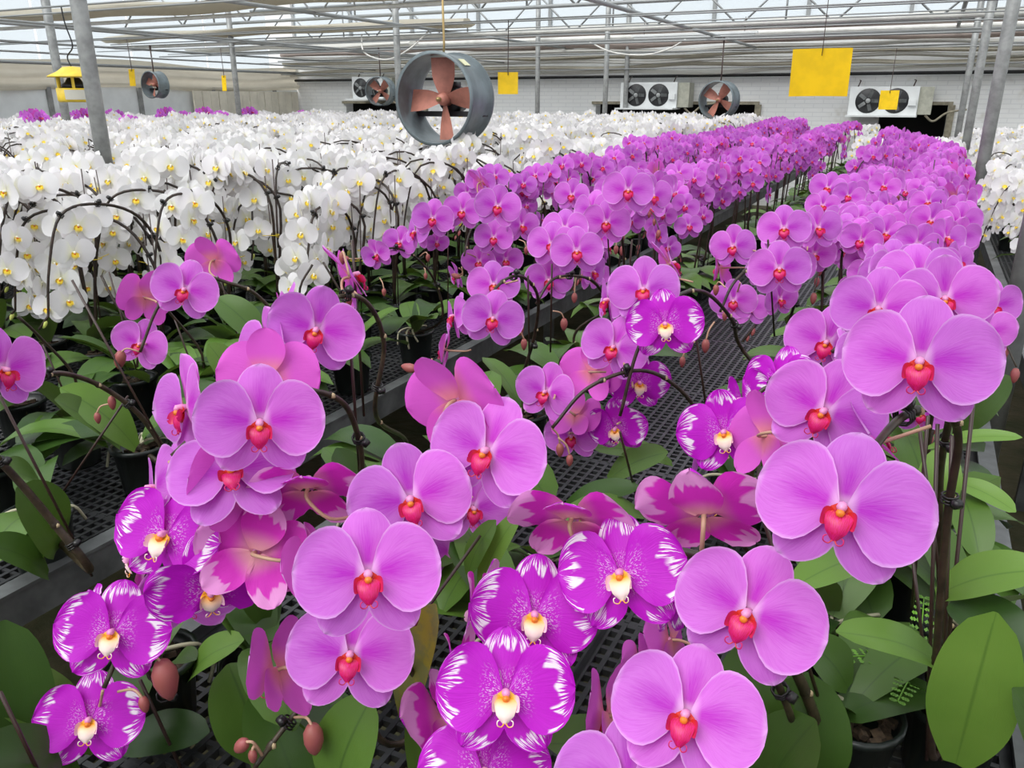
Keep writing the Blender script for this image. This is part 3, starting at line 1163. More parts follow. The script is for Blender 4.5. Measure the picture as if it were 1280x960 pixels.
# ------------------------------------------------------------------ leaves, pots
def leaf_mb(L, W, e0, e1, nu=9, nv=4, fold=.18):
    """along +x; elevation goes from e0 to e1"""
    m = MB()
    g, uv = [], []
    x = z = 0.0
    for i in range(nu + 1):
        u = i / nu
        e = e0 + (e1 - e0) * u
        if i:
            x += L / nu * math.cos(e)
            z += L / nu * math.sin(e)
        wd = W * (.35 + .65 * math.sin(math.pi / 2 * min(1, u / .55))) if u < .55 else W * math.sqrt(max(0, 1 - ((u - .55) / .45) ** 2.2))
        wd = max(wd, W * .05)
        row, ur = [], []
        for j in range(nv + 1):
            v = -1 + 2 * j / nv
            h = fold * wd * abs(v) ** 1.3
            row.append((x - math.sin(e) * h, v * wd, z + math.cos(e) * h))
            ur.append((u, v))
        g.append(row)
        uv.append(ur)
    m.grid(g, uv)
    return m


LEAFS = [leaf_mb(.21, .040, R(48), R(-28)), leaf_mb(.18, .042, R(32), R(-30)), leaf_mb(.15, .036, R(60), R(5)), leaf_mb(.23, .039, R(55), R(-45)), leaf_mb(.17, .038, R(70), R(20))]
LEAFM = [l.mesh('leaf', 'leaf') for l in LEAFS]
LEAFLO = [leaf_mb(.20, .040, R(50), R(-30), 4, 2), leaf_mb(.17, .040, R(35), R(-25), 4, 2)]
LEAFLOM = [l.mesh('leaf', 'leaf') for l in LEAFLO]


def leaf_between(root, inv, p0, p1, width, bow=.12, nrm=None, mat='leaf', nu=16, nv=6):
    p0, p1 = V(p0), V(p1)
    ax = (p1 - p0)
    L = ax.length
    ax.normalize()
    nrm = V(nrm) if nrm is not None else (CAM - (p0 + p1) / 2).normalized() * .55 + V((0, 0, .8))
    nrm = (nrm - ax * nrm.dot(ax)).normalized()
    sd_ = nrm.cross(ax)
    m = MB()
    g, uv = [], []
    for i in range(nu + 1):
        u = i / nu
        wd = (.30 + .70 * math.sin(math.pi / 2 * min(1, u / .5))) if u < .5 else math.sqrt(max(0, 1 - ((u - .5) / .5) ** 2.3))
        wd = width / 2 * max(wd, .06)
        c = p0 + ax * (L * u) + nrm * (bow * L * math.sin(math.pi * u))
        row, ur = [], []
        for j in range(nv + 1):
            v = -1 + 2 * j / nv
            row.append(c + sd_ * (v * wd) + nrm * (.22 * wd * abs(v) ** 1.3))
            ur.append((u, v))
        g.append(row)
        uv.append(ur)
    m.grid([[inv @ p for p in r] for r in g], uv)
    return link('leaf', m.mesh('leaf', mat), root)


m = MB()
m.lathe([(.0, 0), (.043, 0), (.045, .004), (.054, .094), (.060, .096), (.060, .104), (.055, .105), (.053, .10), (.050, .08), (0, .08)], 20)
POT = m.mesh('pot', 'pot_plastic')
m = MB()
q = random.Random(3)
for i in range(34):
    a, r_ = q.uniform(0, 6.28), .046 * math.sqrt(q.random())
    m.box((r_ * math.cos(a), r_ * math.sin(a), .083 + q.uniform(0, .012)), (q.uniform(.008, .018), q.uniform(.006, .012), .007), rot=M4.Rotation(q.uniform(0, 3), 3, 'Z') @ M4.Rotation(q.uniform(-.6, .6), 3, 'X'))
BARK = m.mesh('bark', 'bark_chips', False)
ROOTS = []
for k in range(3):
    m = MB()
    for i in range(4):
        a = q.uniform(0, 6.28)
        r1 = q.uniform(.04, .075)
        m.tube(spline([(0, 0, .10), (.02 * math.cos(a), .02 * math.sin(a), .112), (r1 * math.cos(a + .3), r1 * math.sin(a + .3), .105), ((r1 + .015) * math.cos(a + .5), (r1 + .015) * math.sin(a + .5), q.uniform(.06, .09))], 4), .003, 5)
    ROOTS.append(m.mesh('root', 'pale_root'))
m = MB()
m.lathe([(0, .012), (.05, .012), (.058, .0), (.058, -.085), (.048, -.0)], 12)
CLIP = MB()
for i in range(3):
    rr = .0075
    pts = [(rr * math.cos(a), rr * math.sin(a), (i - 1) * .0035) for a in [k * math.pi / 4 for k in range(9)]]
    CLIP.tube(pts, .0011, 5, caps=False)
CLIP.lathe([(.0, .005), (.005, .004), (.005, -.004), (0, -.005)], 8, axis='y', c=(.0115, 0, 0))
CLIPM = CLIP.mesh('clip', 'clip_plastic')
m = MB()
pts = [(.016 * math.cos(a), .016 * math.sin(a), 0) for a in [k * math.pi / 5 for k in range(11)]]
m.tube(pts, .0013, 5, caps=False)
m.tube([(.014, 0, 0), (.05, .006, .004)], .0011, 4)
TIE = m.mesh('tie', 'yellow_tie')


def node_mb(path, every, r):
    out = []
    for i in range(4, len(path) - 2, every):
        m = MB()
        t = (path[i + 1] - path[i]).normalized()
        m.tube([path[i] - t * .004, path[i], path[i] + t * .005], [r * 1.05, r * 1.28, r * 1.02], 8, caps=False)
        m.lathe([(0, .004), (.0025, .002), (.003, -.002), (0, -.003)], 6, c=tuple(path[i] + V((r * 1.0, 0, 0))), mi=1)
        out.append(m)
    return out


def stem(root, inv, pts, r0=.0042, r1=.0026, mat='brown_stem', per=7, nodes=0, seg=8):
    """pts in world space -> stem part (and node sub-parts)"""
    path = spline(pts, per)
    k = len(path)
    m = MB()
    loc = [inv @ p for p in path]
    m.tube(loc, [r0 + (r1 - r0) * i / (k - 1) for i in range(k)], seg)
    s = link('stem', m.mesh('stem', mat), root)
    if nodes:
        for nb in node_mb(loc, nodes, (r0 + r1) / 2):
            link('node', nb.mesh('node', [mat, 'stem_node']), s)
    return path


def clip_at(root, inv, path, i):
    i = max(1, min(len(path) - 2, i))
    t = (path[i + 1] - path[i - 1]).normalized()
    z = t
    x = V((CAM - path[i])).normalized()
    x = (x - z * x.dot(z)).normalized()
    x = (x + z.cross(x) * .7).normalized()
    y = z.cross(x)
    m = M4(((x.x, y.x, z.x, path[i].x), (x.y, y.y, z.y, path[i].y), (x.z, y.z, z.z, path[i].z), (0, 0, 0, 1)))
    link('clip', CLIPM, root, inv @ m)


def stake(root, inv, p, q, r=.0021, seg=6):
    m = MB()
    m.tube([inv @ V(p), inv @ V(q)], r, seg)
    link('stake', m.mesh('stake', 'stake_wire'), root)


def cam_basis(p, yaw, pitch, roll):
    z = (CAM - p).normalized()
    x = UP.cross(z).normalized()
    y = z.cross(x)
    B = M4(((x.x, y.x, z.x, 0), (x.y, y.y, z.y, 0), (x.z, y.z, z.z, 0), (0, 0, 0, 1)))
    return B @ M4.Rotation(R(yaw), 4, 'Y') @ M4.Rotation(R(-pitch), 4, 'X') @ M4.Rotation(R(roll), 4, 'Z')


def pedicel(root, inv, fm, target):
    c = fm.translation
    z = V((fm[0][2], fm[1][2], fm[2][2])).normalized()
    s = fm.to_scale().x
    d = V(target) - c
    if d.length > .055:
        d = d.normalized() * .055
    p = [c - z * .001, c - z * .014 * s, c - z * .02 * s + d * .45, c + d]
    path = spline(p, 4)
    m = MB()
    k = len(path)
    m.tube([inv @ q for q in path], [.0022 - .0005 * i / k for i in range(k)], 6)
    link('pedicel', m.mesh('pedicel', 'pedicel'), root)


def rosette(root, q, n=5, lo=False, z=.10, a0=None, scale=1.0):
    a0 = q.uniform(0, 6.28) if a0 is None else a0
    for i in range(n):
        a = a0 + (i % 2) * math.pi + q.uniform(-.55, .55)
        s = scale * q.uniform(.8, 1.12)
        me = q.choice(LEAFLOM if lo else LEAFM)
        link('leaf', me, root, M4.Translation((.008 * math.cos(a), .008 * math.sin(a), z + .006 * i)) @ M4.Rotation(a, 4, 'Z') @ M4.Rotation(q.uniform(-.2, .2), 4, 'X') @ M4.Scale(s, 4))


# ------------------------------------------------------------------ hand-set front plants (pixel, distance) -> real places on the benches
NAMES = {'p': 'pink_moth_orchid', 'v': 'two_tone_moth_orchid', 'w': 'white_moth_orchid'}


def hand(label, kind, base, stems, flowers=(), buds=(), leaves=(), stakes=(), nleaf=4, a0=None, smat='brown_stem', r0=.0042, pot=True, lscale=1.0):
    loc = V((base[0], base[1], BZ))
    root = thing(NAMES[kind], label, 'orchid', loc=loc)
    inv = M4.Translation(-loc)
    q = random.Random(label)
    if pot:
        p = link('pot', POT, root)
        link('bark', BARK, p)
        link('root', q.choice(ROOTS), root)
    rosette(root, q, nleaf, a0=a0, scale=lscale)
    paths = []
    for st in stems:
        pts = [loc + V((0, 0, .09)), loc + V((0, 0, .17))] + [at(*s) for s in st]
        if (pts[2] - pts[1]).length < .05 or pts[2].z < pts[1].z:
            pts.pop(1)
        path = stem(root, inv, pts, r0, r0 * .62, smat, nodes=9)
        paths.append(path)
        for k in (len(path) * 2 // 5, len(path) * 3 // 4):
            clip_at(root, inv, path, k)
    for f in flowers:
        kd, cx, cy, wp, yaw, pitch, roll, sty = f[:8]
        s = f[8] if len(f) > 8 else 1.0
        d = FPX * .115 * s / wp
        p = at(cx, cy, d)
        mt = M4.Translation(p) @ cam_basis(p, yaw, pitch, roll) @ M4.Scale(s, 4)
        place_flower(root, inv, mt, kd, sty, 0)
        best = None
        for path in paths:
            for a in path[len(path) // 3:]:
                dd = (a - p).length
                if best is None or dd < best[0]:
                    best = (dd, a)
        pedicel(root, inv, mt, best[1] if best else p + V((0, 0, -.03)))
    for cx, cy, d, s, dirv in buds:
        p = at(cx, cy, d)
        z = V(dirv).normalized()
        qv = V((0, 0, 1)).rotation_difference(z)
        link('bud', bud_mesh(kind), root, inv @ (M4.Translation(p) @ qv.to_matrix().to_4x4() @ M4.Scale(s, 4)))
        best = min((a for path in paths for a in path), key=lambda a: (a - p).length)
        b0 = p - z * .011 * s
        m = MB()
        dd = best - b0
        if dd.length > .035:
            dd = dd.normalized() * .035
        m.tube([inv @ x for x in spline([b0, b0 - z * .008 + dd * .3, b0 + dd], 4)], .0016, 6)
        link('pedicel', m.mesh('pedicel', 'pedicel'), root)
    for lf in leaves:
        (x0, y0, d0), (x1, y1, d1), wd = lf[:3]
        bow = lf[3] if len(lf) > 3 else .10
        nr = lf[4] if len(lf) > 4 else None
        mt = lf[5] if len(lf) > 5 else 'leaf'
        leaf_between(root, inv, at(x0, y0, d0), at(x1, y1, d1), wd, bow, nr, mt)
    for a, b in stakes:
        stake(root, inv, at(*a), at(*b))
    return root


dn = (0, 0, -1)
# A: two-tone plant at the lower left
hand('two-tone magenta orchid with white edges cascading at lower left', 'v', (-.60, .78),
     [[(440, 800, .97), (432, 715, .93), (380, 668, .88), (300, 660, .87), (225, 690, .88), (170, 770, .88), (130, 860, .86)]],
     [('v', 208, 668, 150, -34, 4, -18, 0), ('v', 141, 790, 140, -16, 0, -10, 0), ('v', 112, 900, 130, -12, 0, -6, 0), ('v', 100, 785, 120, -75, 5, 10, 2), ('v', 172, 690, 130, -95, -5, 20, 2), ('v', 72, 905, 105, -100, -20, 0, 3), ('v', 262, 735, 150, 10, -40, 10, 2)],
     [(207, 848, .84, 1.7, (.1, 0, -1)), (180, 880, .84, .7, (.1, 0, -1))],
     [((150, 935, 1.0), (262, 915, .98), .06), ((235, 850, 1.05), (305, 800, 1.0), .05, .10, None, 'pale_leaf'), ((215, 830, .95), (245, 825, .9), .03)],
     [((175, 850, .9), (240, 990, 1.02))], nleaf=3, a0=.5)
hand('orchid leaves jutting in at the bottom left corner', 'p', (-.80, .56), [[(205, 870, .95), (185, 840, .9), (150, 800, .87)]], (), (),
     [((30, 960, .92), (5, 775, .86), .085, .06), ((120, 935, .95), (-40, 830, .9), .07), ((100, 975, .9), (-30, 940, .8), .07)], [((0, 865, .8), (60, 990, .85))], nleaf=2, a0=2.2)
# B
hand('pink orchid with one wide frontal bloom left of centre', 'p', (-.74, .98),
     [[(455, 605, 1.08), (450, 555, .99), (430, 505, .92), (385, 487, .86), (330, 480, .82), (270, 520, .79), (215, 570, .78)]],
     [('p', 325, 528, 160, -3, -4, 0, 0), ('p', 233, 510, 150, -68, 0, 8, 1), ('p', 195, 610, 140, -78, 4, 12, 2), ('p', 300, 600, 150, -150, 10, 0, 2), ('p', 335, 470, 130, 165, 0, 0, 0), ('p', 290, 590, 155, -10, 30, 10, 0), ('p', 238, 742, 128, 5, -25, 0, 1)],
     (), [((455, 640, 1.15), (420, 560, 1.12), .05)], [((438, 430, .95), (450, 600, 1.1))], nleaf=3, smat='brown_stem')
hand('pink orchid with a folded petal above the wide frontal bloom', 'p', (-.80, 1.16),
     [[(470, 520, 1.2), (480, 430, 1.12), (455, 375, 1.05), (410, 375, 1.0), (350, 410, .98)]],
     [('p', 396, 412, 122, -10, -4, -12, 3), ('p', 335, 437, 118, -62, 0, 4, 1), ('p', 350, 400, 105, -85, 0, 0, 2), ('p', 345, 470, 120, -160, 0, 10, 0), ('p', 440, 345, 105, 95, 25, 0, 2)], [(428, 322, 1.05, .6, dn), (436, 375, 1.05, .6, dn)], (), [((440, 300, 1.1), (455, 520, 1.2))], nleaf=4)
# C, D on the left bench
hand('pink orchid with two small frontal blooms beside the white field', 'p', (-1.40, 1.38),
     [[(352, 450, 1.62), (345, 400, 1.55), (320, 368, 1.5), (290, 355, 1.46), (240, 345, 1.42), (200, 380, 1.4), (175, 440, 1.4)]],
     [('p', 231, 362, 84, -14, 0, -14, 0, .98), ('p', 176, 430, 72, -22, -4, -20, 1, .9), ('p', 180, 372, 78, -150, 6, 10, 2, .98), ('p', 268, 325, 74, 150, 20, -10, 2, .95)],
     [(150, 449, 1.4, 1.3, (-.3, 0, -.7))], [((290, 480, 1.6), (260, 430, 1.55), .06, .10, None, 'pale_leaf'), ((330, 430, 1.6), (270, 372, 1.6), .07)], [((90, 350, 1.35), (215, 580, 1.45))], nleaf=6)
hand('pink orchid arching out of the left edge of the frame', 'p', (-1.38, 1.03),
     [[(218, 590, 1.52), (180, 525, 1.44), (130, 485, 1.37), (80, 467, 1.28), (40, 472, 1.19), (5, 465, 1.1)]],
     [('p', 3, 462, 120, 35, 0, 6, 0)], [(140, 503, 1.4, .9, dn), (122, 522, 1.4, .75, dn)],
     [((170, 560, 1.55), (75, 485, 1.45), .085, .1, None, 'pale_leaf'), ((150, 560, 1.55), (68, 500, 1.4), .08, .05), ((60, 620, 1.35), (10, 590, 1.25), .09), ((70, 690, 1.3), (20, 610, 1.2), .10), ((45, 700, 1.3), (70, 630, 1.3), .05)],
     [((0, 495, 1.1), (115, 720, 1.3)), ((160, 495, 1.42), (75, 620, 1.45))], nleaf=4, r0=.0055)
hand('bare thick orchid spike leaning left across the bench rail', 'p', (-1.29, .74),
     [[(112, 712, 1.2), (60, 645, 1.14), (0, 577, 1.08), (-70, 520, 1.0)]], (), (), [((60, 720, 1.3), (-20, 680, 1.2), .07)], (), nleaf=2, a0=2.6, r0=.007)
# E
hand('pink orchid with four frontal blooms stepping down left of centre', 'p', (-.40, .80),
     [[(545, 890, .93), (525, 855, .88), (470, 765, .76), (480, 680, .78), (530, 600, .84), (590, 560, .87), (640, 545, .87)],
      [(500, 930, .92), (440, 860, .88), (395, 865, .85), (355, 910, .84), (318, 960, .83)]],
     [('p', 609, 564, 158, -20, 4, -18, 0), ('p', 514, 624, 158, -10, 0, 14, 1), ('p', 460, 718, 185, 0, 2, 2, 0), ('p', 438, 818, 160, -4, 0, -6, 0), ('p', 345, 838, 140, -125, -5, 10, 2), ('p', 570, 500, 150, 140, 25, -10, 2), ('p', 395, 720, 150, -110, -10, 0, 1), ('v', 385, 608, 150, 175, 62, 0, 2), ('p', 590, 635, 105, 20, -8, 0, 1), ('p', 565, 690, 100, 40, 0, 0, 3), ('v', 320, 690, 150, 170, 10, 20, 2)],
     [(515, 767, .8, .9, (.3, 0, -1)), (392, 923, .82, 1.35, dn), (302, 932, .82, .9, (-.5, 0, -.6)), (316, 945, .82, .6, dn)],
     [((600, 735, .98), (650, 640, .95), .030, .10, None, 'pale_leaf'), ((585, 720, .98), (620, 650, .95), .03), ((505, 900, .9), (545, 755, .82), .05, .05, None, 'yellowing_leaf'), ((535, 990, .92), (515, 885, .85), .05), ((420, 1000, .86), (465, 870, .82), .075), ((380, 1010, .9), (320, 860, .9), .075), ((330, 950, .95), (285, 830, .95), .085), ((330, 780, 1.05), (300, 690, 1.02), .045)],
     [((600, 670, .95), (505, 800, .85))], nleaf=3, a0=3.0)
# F: two-tone cascade with the thick brown spike
hand('two-tone magenta orchid with white edges cascading front and centre', 'v', (.02, .86),
     [[(1042, 945, .88), (1000, 850, .80), (955, 765, .74), (905, 712, .71), (850, 690, .72), (770, 690, .76), (695, 735, .77), (650, 830, .74), (618, 935, .72)]],
     [('v', 777, 716, 168, -16, 2, 8, 0), ('v', 668, 768, 162, 2, 0, -4, 1), ('v', 632, 866, 176, 2, 0, -2, 0), ('v', 606, 965, 172, 0, 4, 4, 2), ('v', 575, 850, 150, -105, -10, 10, 2), ('v', 555, 900, 140, -125, -15, 0, 1), ('v', 715, 645, 160, 165, 60, 8, 2), ('v', 880, 640, 175, 175, 62, -8, 3), ('v', 600, 760, 130, -110, 0, 0, 2), ('v', 850, 740, 130, 70, -10, 0, 1)],
     (), [((800, 960, .95), (680, 930, .85), .07)],
     [((952, 640, .72), (1045, 945, .88)), ((880, 730, .73), (1030, 945, .88))], nleaf=3, a0=1.2, r0=.0062)
# G
hand('pink orchid with two large blooms at the bottom right of centre', 'p', (-.03, .70),
     [[(1000, 960, .82), (990, 900, .76), (950, 815, .68), (905, 800, .65), (860, 850, .63), (810, 940, .62)]],
     [('p', 935, 766, 192, -10, -4, -22, 0), ('p', 858, 893, 194, -6, 2, -12, 0), ('p', 786, 985, 190, -5, 6, 0, 1), ('p', 758, 895, 140, -115, -5, 15, 2), ('p', 838, 800, 110, -115, 0, 0, 1), ('p', 800, 830, 80, -120, 10, 0, 3, .7)],
     (), [((935, 990, .84), (935, 800, .80), .085), ((1000, 990, .86), (1010, 840, .84), .09), ((960, 1000, .8), (1020, 900, .74), .075)], (), nleaf=2, a0=-.6)
# H
hand('pink orchid with the largest frontal bloom at right', 'p', (.13, .93),
     [[(1165, 945, .88), (1172, 800, .84), (1185, 640, .79), (1198, 550, .75), (1180, 512, .70), (1130, 520, .66), (1085, 570, .62), (1055, 620, .59)]],
     [('p', 1053, 634, 214, -2, 2, -13, 0), ('p', 1085, 545, 150, 100, 35, 0, 2), ('p', 880, 560, 100, 90, 0, 0, 2)],
     (), [((1195, 955, .80), (1245, 765, .72), .075, .05, None, 'pale_leaf'), ((1170, 745, .88), (1310, 712, .80), .055, .10, None, 'pale_leaf'), ((1300, 830, .78), (1190, 750, .86), .06), ((1095, 700, .9), (990, 735, .82), .045, .10, None, 'pale_leaf'), ((1190, 850, .9), (1045, 790, .82), .05, .10, None, 'pale_leaf'), ((1160, 560, 1.05), (1278, 547, .98), .022, .10, None, 'pale_leaf'), ((1185, 600, 1.0), (1270, 640, .95), .03, .10, None, 'pale_leaf'), ((1200, 610, 1.0), (1225, 700, .93), .045), ((1165, 650, 1.0), (1180, 560, 1.0), .05, .10, None, 'pale_leaf'), ((1290, 980, .75), (1265, 860, .7), .05), ((1060, 860, .95), (1010, 800, .95), .06)],
     [((1218, 490, .85), (1170, 950, .9)), ((1150, 540, .88), (1185, 800, .9)), ((1172, 530, .86), (1158, 950, .92)), ((1190, 545, .82), (1176, 950, .9)), ((1140, 690, .98), (1160, 860, 1.0))], nleaf=2, a0=.3, smat='dark_stem', r0=.0048)
hand('pink orchid with a broad bloom facing out above the largest one', 'p', (.14, 1.10),
     [[(1178, 760, 1.05), (1175, 600, .95), (1190, 500, .83), (1172, 475, .76), (1110, 490, .77), (1045, 525, .80)]],
     [('p', 1150, 452, 184, -2, 2, -6, 0), ('p', 1031, 514, 152, -10, 0, -26, 1), ('p', 1080, 465, 135, 70, 10, -10, 2), ('p', 960, 545, 125, 130, 0, 0, 2)],
     (), [((1200, 540, 1.1), (1262, 470, 1.05), .06), ((1150, 520, 1.15), (1100, 480, 1.2), .05)], [((1160, 520, .95), (1140, 760, 1.05))], nleaf=3, smat='dark_stem', r0=.0048)
hand('two-tone orchid tucked left of the large right blooms', 'v', (-.02, 1.22),
     [[(935, 690, 1.2), (940, 590, 1.1), (965, 510, 1.05), (978, 485, 1.04), (950, 490, 1.04), (908, 550, 1.05)]],
     [('v', 906, 540, 118, -12, 0, 8, 1), ('v', 975, 480, 110, -35, 10, 0, 0), ('v', 930, 500, 105, -60, 0, 10, 2)], (), [((930, 640, 1.25), (900, 600, 1.3), .05)], [((945, 640, 1.0), (950, 560, 1.05))], nleaf=5)
hand('pink orchid with paired blooms by the right bench edge', 'p', (.10, 1.32),
     [[(1160, 560, 1.3), (1175, 450, 1.15), (1170, 385, 1.08), (1130, 375, 1.06), (1085, 400, 1.05), (1040, 440, 1.04)]],
     [('p', 1098, 386, 116, -2, 2, -8, 0), ('p', 1181, 373, 118, 3, 0, 0, 1), ('p', 1034, 428, 108, -8, 0, -18, 0), ('p', 1150, 345, 105, 10, 15, 0, 2), ('p', 1120, 345, 100, 60, 10, 0, 2), ('p', 1060, 440, 105, 85, 10, -8, 3)],
     (), (), [((1205, 430, 1.2), (1190, 560, 1.35))], nleaf=5, smat='dark_stem')
# I, two arching plants mid-bench
hand('pink orchid on a bare arching spike at mid bench', 'p', (-.22, 1.40),
     [[(893, 560, 1.36), (888, 540, 1.32), (850, 487, 1.26), (800, 463, 1.22), (735, 485, 1.2), (690, 535, 1.2)]],
     [('p', 768, 434, 90, -16, 2, -20, 0, .97), ('p', 683, 490, 84, -26, 0, -16, 1, .97), ('p', 740, 465, 84, 160, 0, 10, 2, .97), ('p', 715, 545, 72, -15, -12, 0, 3, .9), ('p', 720, 520, 74, 150, -20, 0, 2, .9)],
     [(700, 562, 1.22, .8, dn), (712, 575, 1.22, .7, dn)], [((760, 600, 1.45), (835, 565, 1.4), .06), ((840, 580, 1.5), (740, 560, 1.45), .05), ((700, 640, 1.4), (800, 610, 1.3), .05)],
     [((775, 540, 1.2), (795, 620, 1.35))], nleaf=4, smat='dark_stem')
hand('two-tone orchid with white-edged bloom at mid bench', 'v', (-.12, 1.55),
     [[(930, 440, 1.55), (915, 400, 1.45), (880, 365, 1.32), (840, 375, 1.22), (800, 430, 1.2), (775, 520, 1.22)]],
     [('v', 831, 405, 98, 2, 2, 4, 0, .98), ('v', 798, 478, 82, 20, -10, 0, 1, .95), ('v', 770, 535, 80, -20, -20, 0, 2, .95), ('p', 805, 362, 92, -10, 8, 0, 1, .97), ('p', 762, 375, 85, -70, 0, 0, 2, .95), ('p', 838, 330, 75, 100, 20, 0, 2, .9)],
     [(882, 432, 1.4, .9, dn), (853, 452, 1.4, .7, dn)], [((860, 445, 1.5), (800, 440, 1.45), .05)], [((870, 420, 1.3), (890, 560, 1.5))], nleaf=5, smat='dark_stem')
# J, K, L on the left edge of the near bench
hand('pink orchid with two stacked blooms above the aisle', 'p', (-.74, 1.55),
     [[(650, 480, 1.75), (668, 420, 1.66), (672, 370, 1.58), (650, 345, 1.5), (620, 360, 1.44), (600, 410, 1.4)]],
     [('p', 616, 398, 80, 0, 0, -12, 0, .95), ('p', 617, 356, 68, 4, 6, 2, 0, .92), ('p', 568, 395, 66, -70, 0, 10, 2, .92), ('p', 556, 437, 60, -95, 10, 0, 1, .85)],
     [(650, 410, 1.5, 1.0, dn), (655, 430, 1.5, .8, dn), (512, 460, 1.4, 1.1, (-1, 0, .1))], (), [((660, 345, 1.5), (662, 470, 1.7))], nleaf=4, smat='dark_stem')
hand('pink orchid with a broad bloom over the rail', 'p', (-.74, 1.78),
     [[(762, 440, 1.95), (762, 390, 1.85), (745, 355, 1.76), (720, 345, 1.7), (690, 350, 1.66), (670, 380, 1.65)]],
     [('p', 721, 314, 68, 0, 0, 2, 0, .95), ('p', 686, 350, 62, 0, -4, 0, 1, .95), ('p', 690, 305, 64, -8, 8, 0, 0, .95), ('p', 706, 285, 60, -4, 15, 0, 2, .92), ('p', 740, 340, 55, 60, 0, 0, 3, .9)],
     [(705, 405, 1.7, 1.0, dn), (718, 372, 1.7, .8, dn)], (), [((790, 300, 1.75), (782, 400, 1.9)), ((690, 330, 1.65), (688, 440, 1.8))], nleaf=4, smat='dark_stem')
hand('pink orchid with a wide bloom at mid bench right of the gap', 'p', (-.16, 1.80),
     [[(985, 420, 1.95), (995, 370, 1.85), (990, 330, 1.7), (960, 320, 1.6), (920, 350, 1.55), (900, 390, 1.55)]],
     [('p', 974, 336, 78, 3, 0, 0, 0, .97), ('p', 917, 376, 60, -6, -6, 0, 1, .85), ('p', 917, 308, 60, -18, 0, 0, 1, .9), ('p', 900, 335, 58, -110, 0, 0, 2, .9), ('p', 980, 286, 66, 0, 4, 0, 0, .95), ('p', 1022, 285, 62, 30, 4, 0, 1, .95)],
     [(895, 362, 1.6, .8, dn), (906, 395, 1.6, .7, dn)], (), [((960, 300, 1.6), (968, 420, 1.8))], nleaf=5, smat='dark_stem')

hand('pink orchid with blooms on a low bent spike beside the white field', 'p', (-1.34, 2.02),
     [[(552, 400, 2.42), (545, 355, 2.36), (520, 322, 2.28), (490, 310, 2.24), (465, 322, 2.22)]],
     [('p', 541, 273, 54, -4, 0, -8, 0, .97), ('p', 500, 303, 46, -20, 0, -10, 1, .9), ('p', 471, 318, 44, -35, -10, 20, 3, .85), ('p', 520, 290, 50, -60, 5, 0, 2, .92), ('p', 546, 303, 32, 10, -20, 0, 3, .6)],
     [(432, 323, 2.2, .9, (-1, 0, 0)), (535, 322, 2.25, .8, dn), (532, 345, 2.25, .7, dn), (480, 365, 2.2, .8, dn)], (), [((560, 270, 2.3), (560, 400, 2.45))], nleaf=5, smat='dark_stem')
hand('pink orchid with a fan of five blooms left of the aisle rail', 'p', (-1.30, 2.36),
     [[(625, 380, 2.6), (640, 330, 2.5), (632, 285, 2.36), (612, 268, 2.25), (590, 285, 2.18), (580, 320, 2.15)]],
     [('p', 622, 258, 60, 2, 4, -10, 1, .98), ('p', 617, 297, 50, 0, 0, -4, 0, .93), ('p', 578, 264, 52, -10, 0, -6, 0, .95), ('p', 599, 327, 46, -15, -8, 0, 1, .88), ('p', 632, 325, 46, 8, -10, 0, 0, .88), ('p', 652, 282, 48, 30, 0, 0, 1, .9), ('p', 602, 228, 46, 110, 25, -20, 2, .9), ('p', 570, 345, 40, -75, -10, 0, 3, .8)],
     [(658, 313, 2.3, .9, dn), (570, 345, 2.2, 1.0, (-1, 0, .2))], (), [((583, 255, 2.1), (590, 380, 2.4))], nleaf=5, smat='dark_stem')
hand('pink orchid with two broad blooms high above the rail', 'p', (-.80, 2.02),
     [[(775, 375, 2.15), (780, 330, 2.08), (775, 290, 2.0), (757, 275, 1.95), (735, 290, 1.92)]],
     [('p', 785, 238, 66, 4, 4, -4, 0, .98), ('p', 758, 278, 62, 0, 0, -6, 0, .97), ('p', 715, 244, 46, -10, 6, -6, 1, .85), ('p', 815, 245, 56, 35, 4, 0, 1, .95), ('p', 740, 262, 56, -30, 6, 0, 2, .93)],
     [(770, 312, 1.95, .8, dn), (728, 348, 1.9, .8, dn)], (), [((757, 250, 1.9), (765, 380, 2.1))], nleaf=4, smat='dark_stem')

# pots still without open blooms: leaves only, filling the benches
leafy = [(-1.50, 1.30, 'first'), (-1.62, 1.05, 'second'), (-1.47, 1.62, 'third'), (-1.75, 1.32, 'fourth'), (-1.66, 1.60, 'fifth'), (-1.85, 1.08, 'sixth'), (-1.55, .82, 'seventh'), (-1.36, 1.72, 'eighth')]
for X, Y, w_ in leafy:
    q = random.Random(w_)
    r_ = thing('budding_orchid', 'leafy orchid pot without blooms on the left bench edge', 'orchid', loc=(X, Y, BZ), group='bloomless orchids on the left bench')
    p_ = link('pot', POT, r_)
    link('bark', BARK, p_)
    rosette(r_, q, 6, scale=1.08)
    a_ = q.uniform(0, 6)
    stake(r_, M4.Identity(4), (.01, .01, .08), (.03 * math.cos(a_), .03 * math.sin(a_), q.uniform(.28, .40)))
    link('spike', (lambda m_: (m_.tube(spline([(0, .01, .1), (.01, .02, .2), (.03 * math.cos(a_), .03 * math.sin(a_), .30), (.07 * math.cos(a_), .07 * math.sin(a_), .36)], 4), .0032, 6), m_.mesh('spike', 'dark_stem'))[1])(MB()), r_)
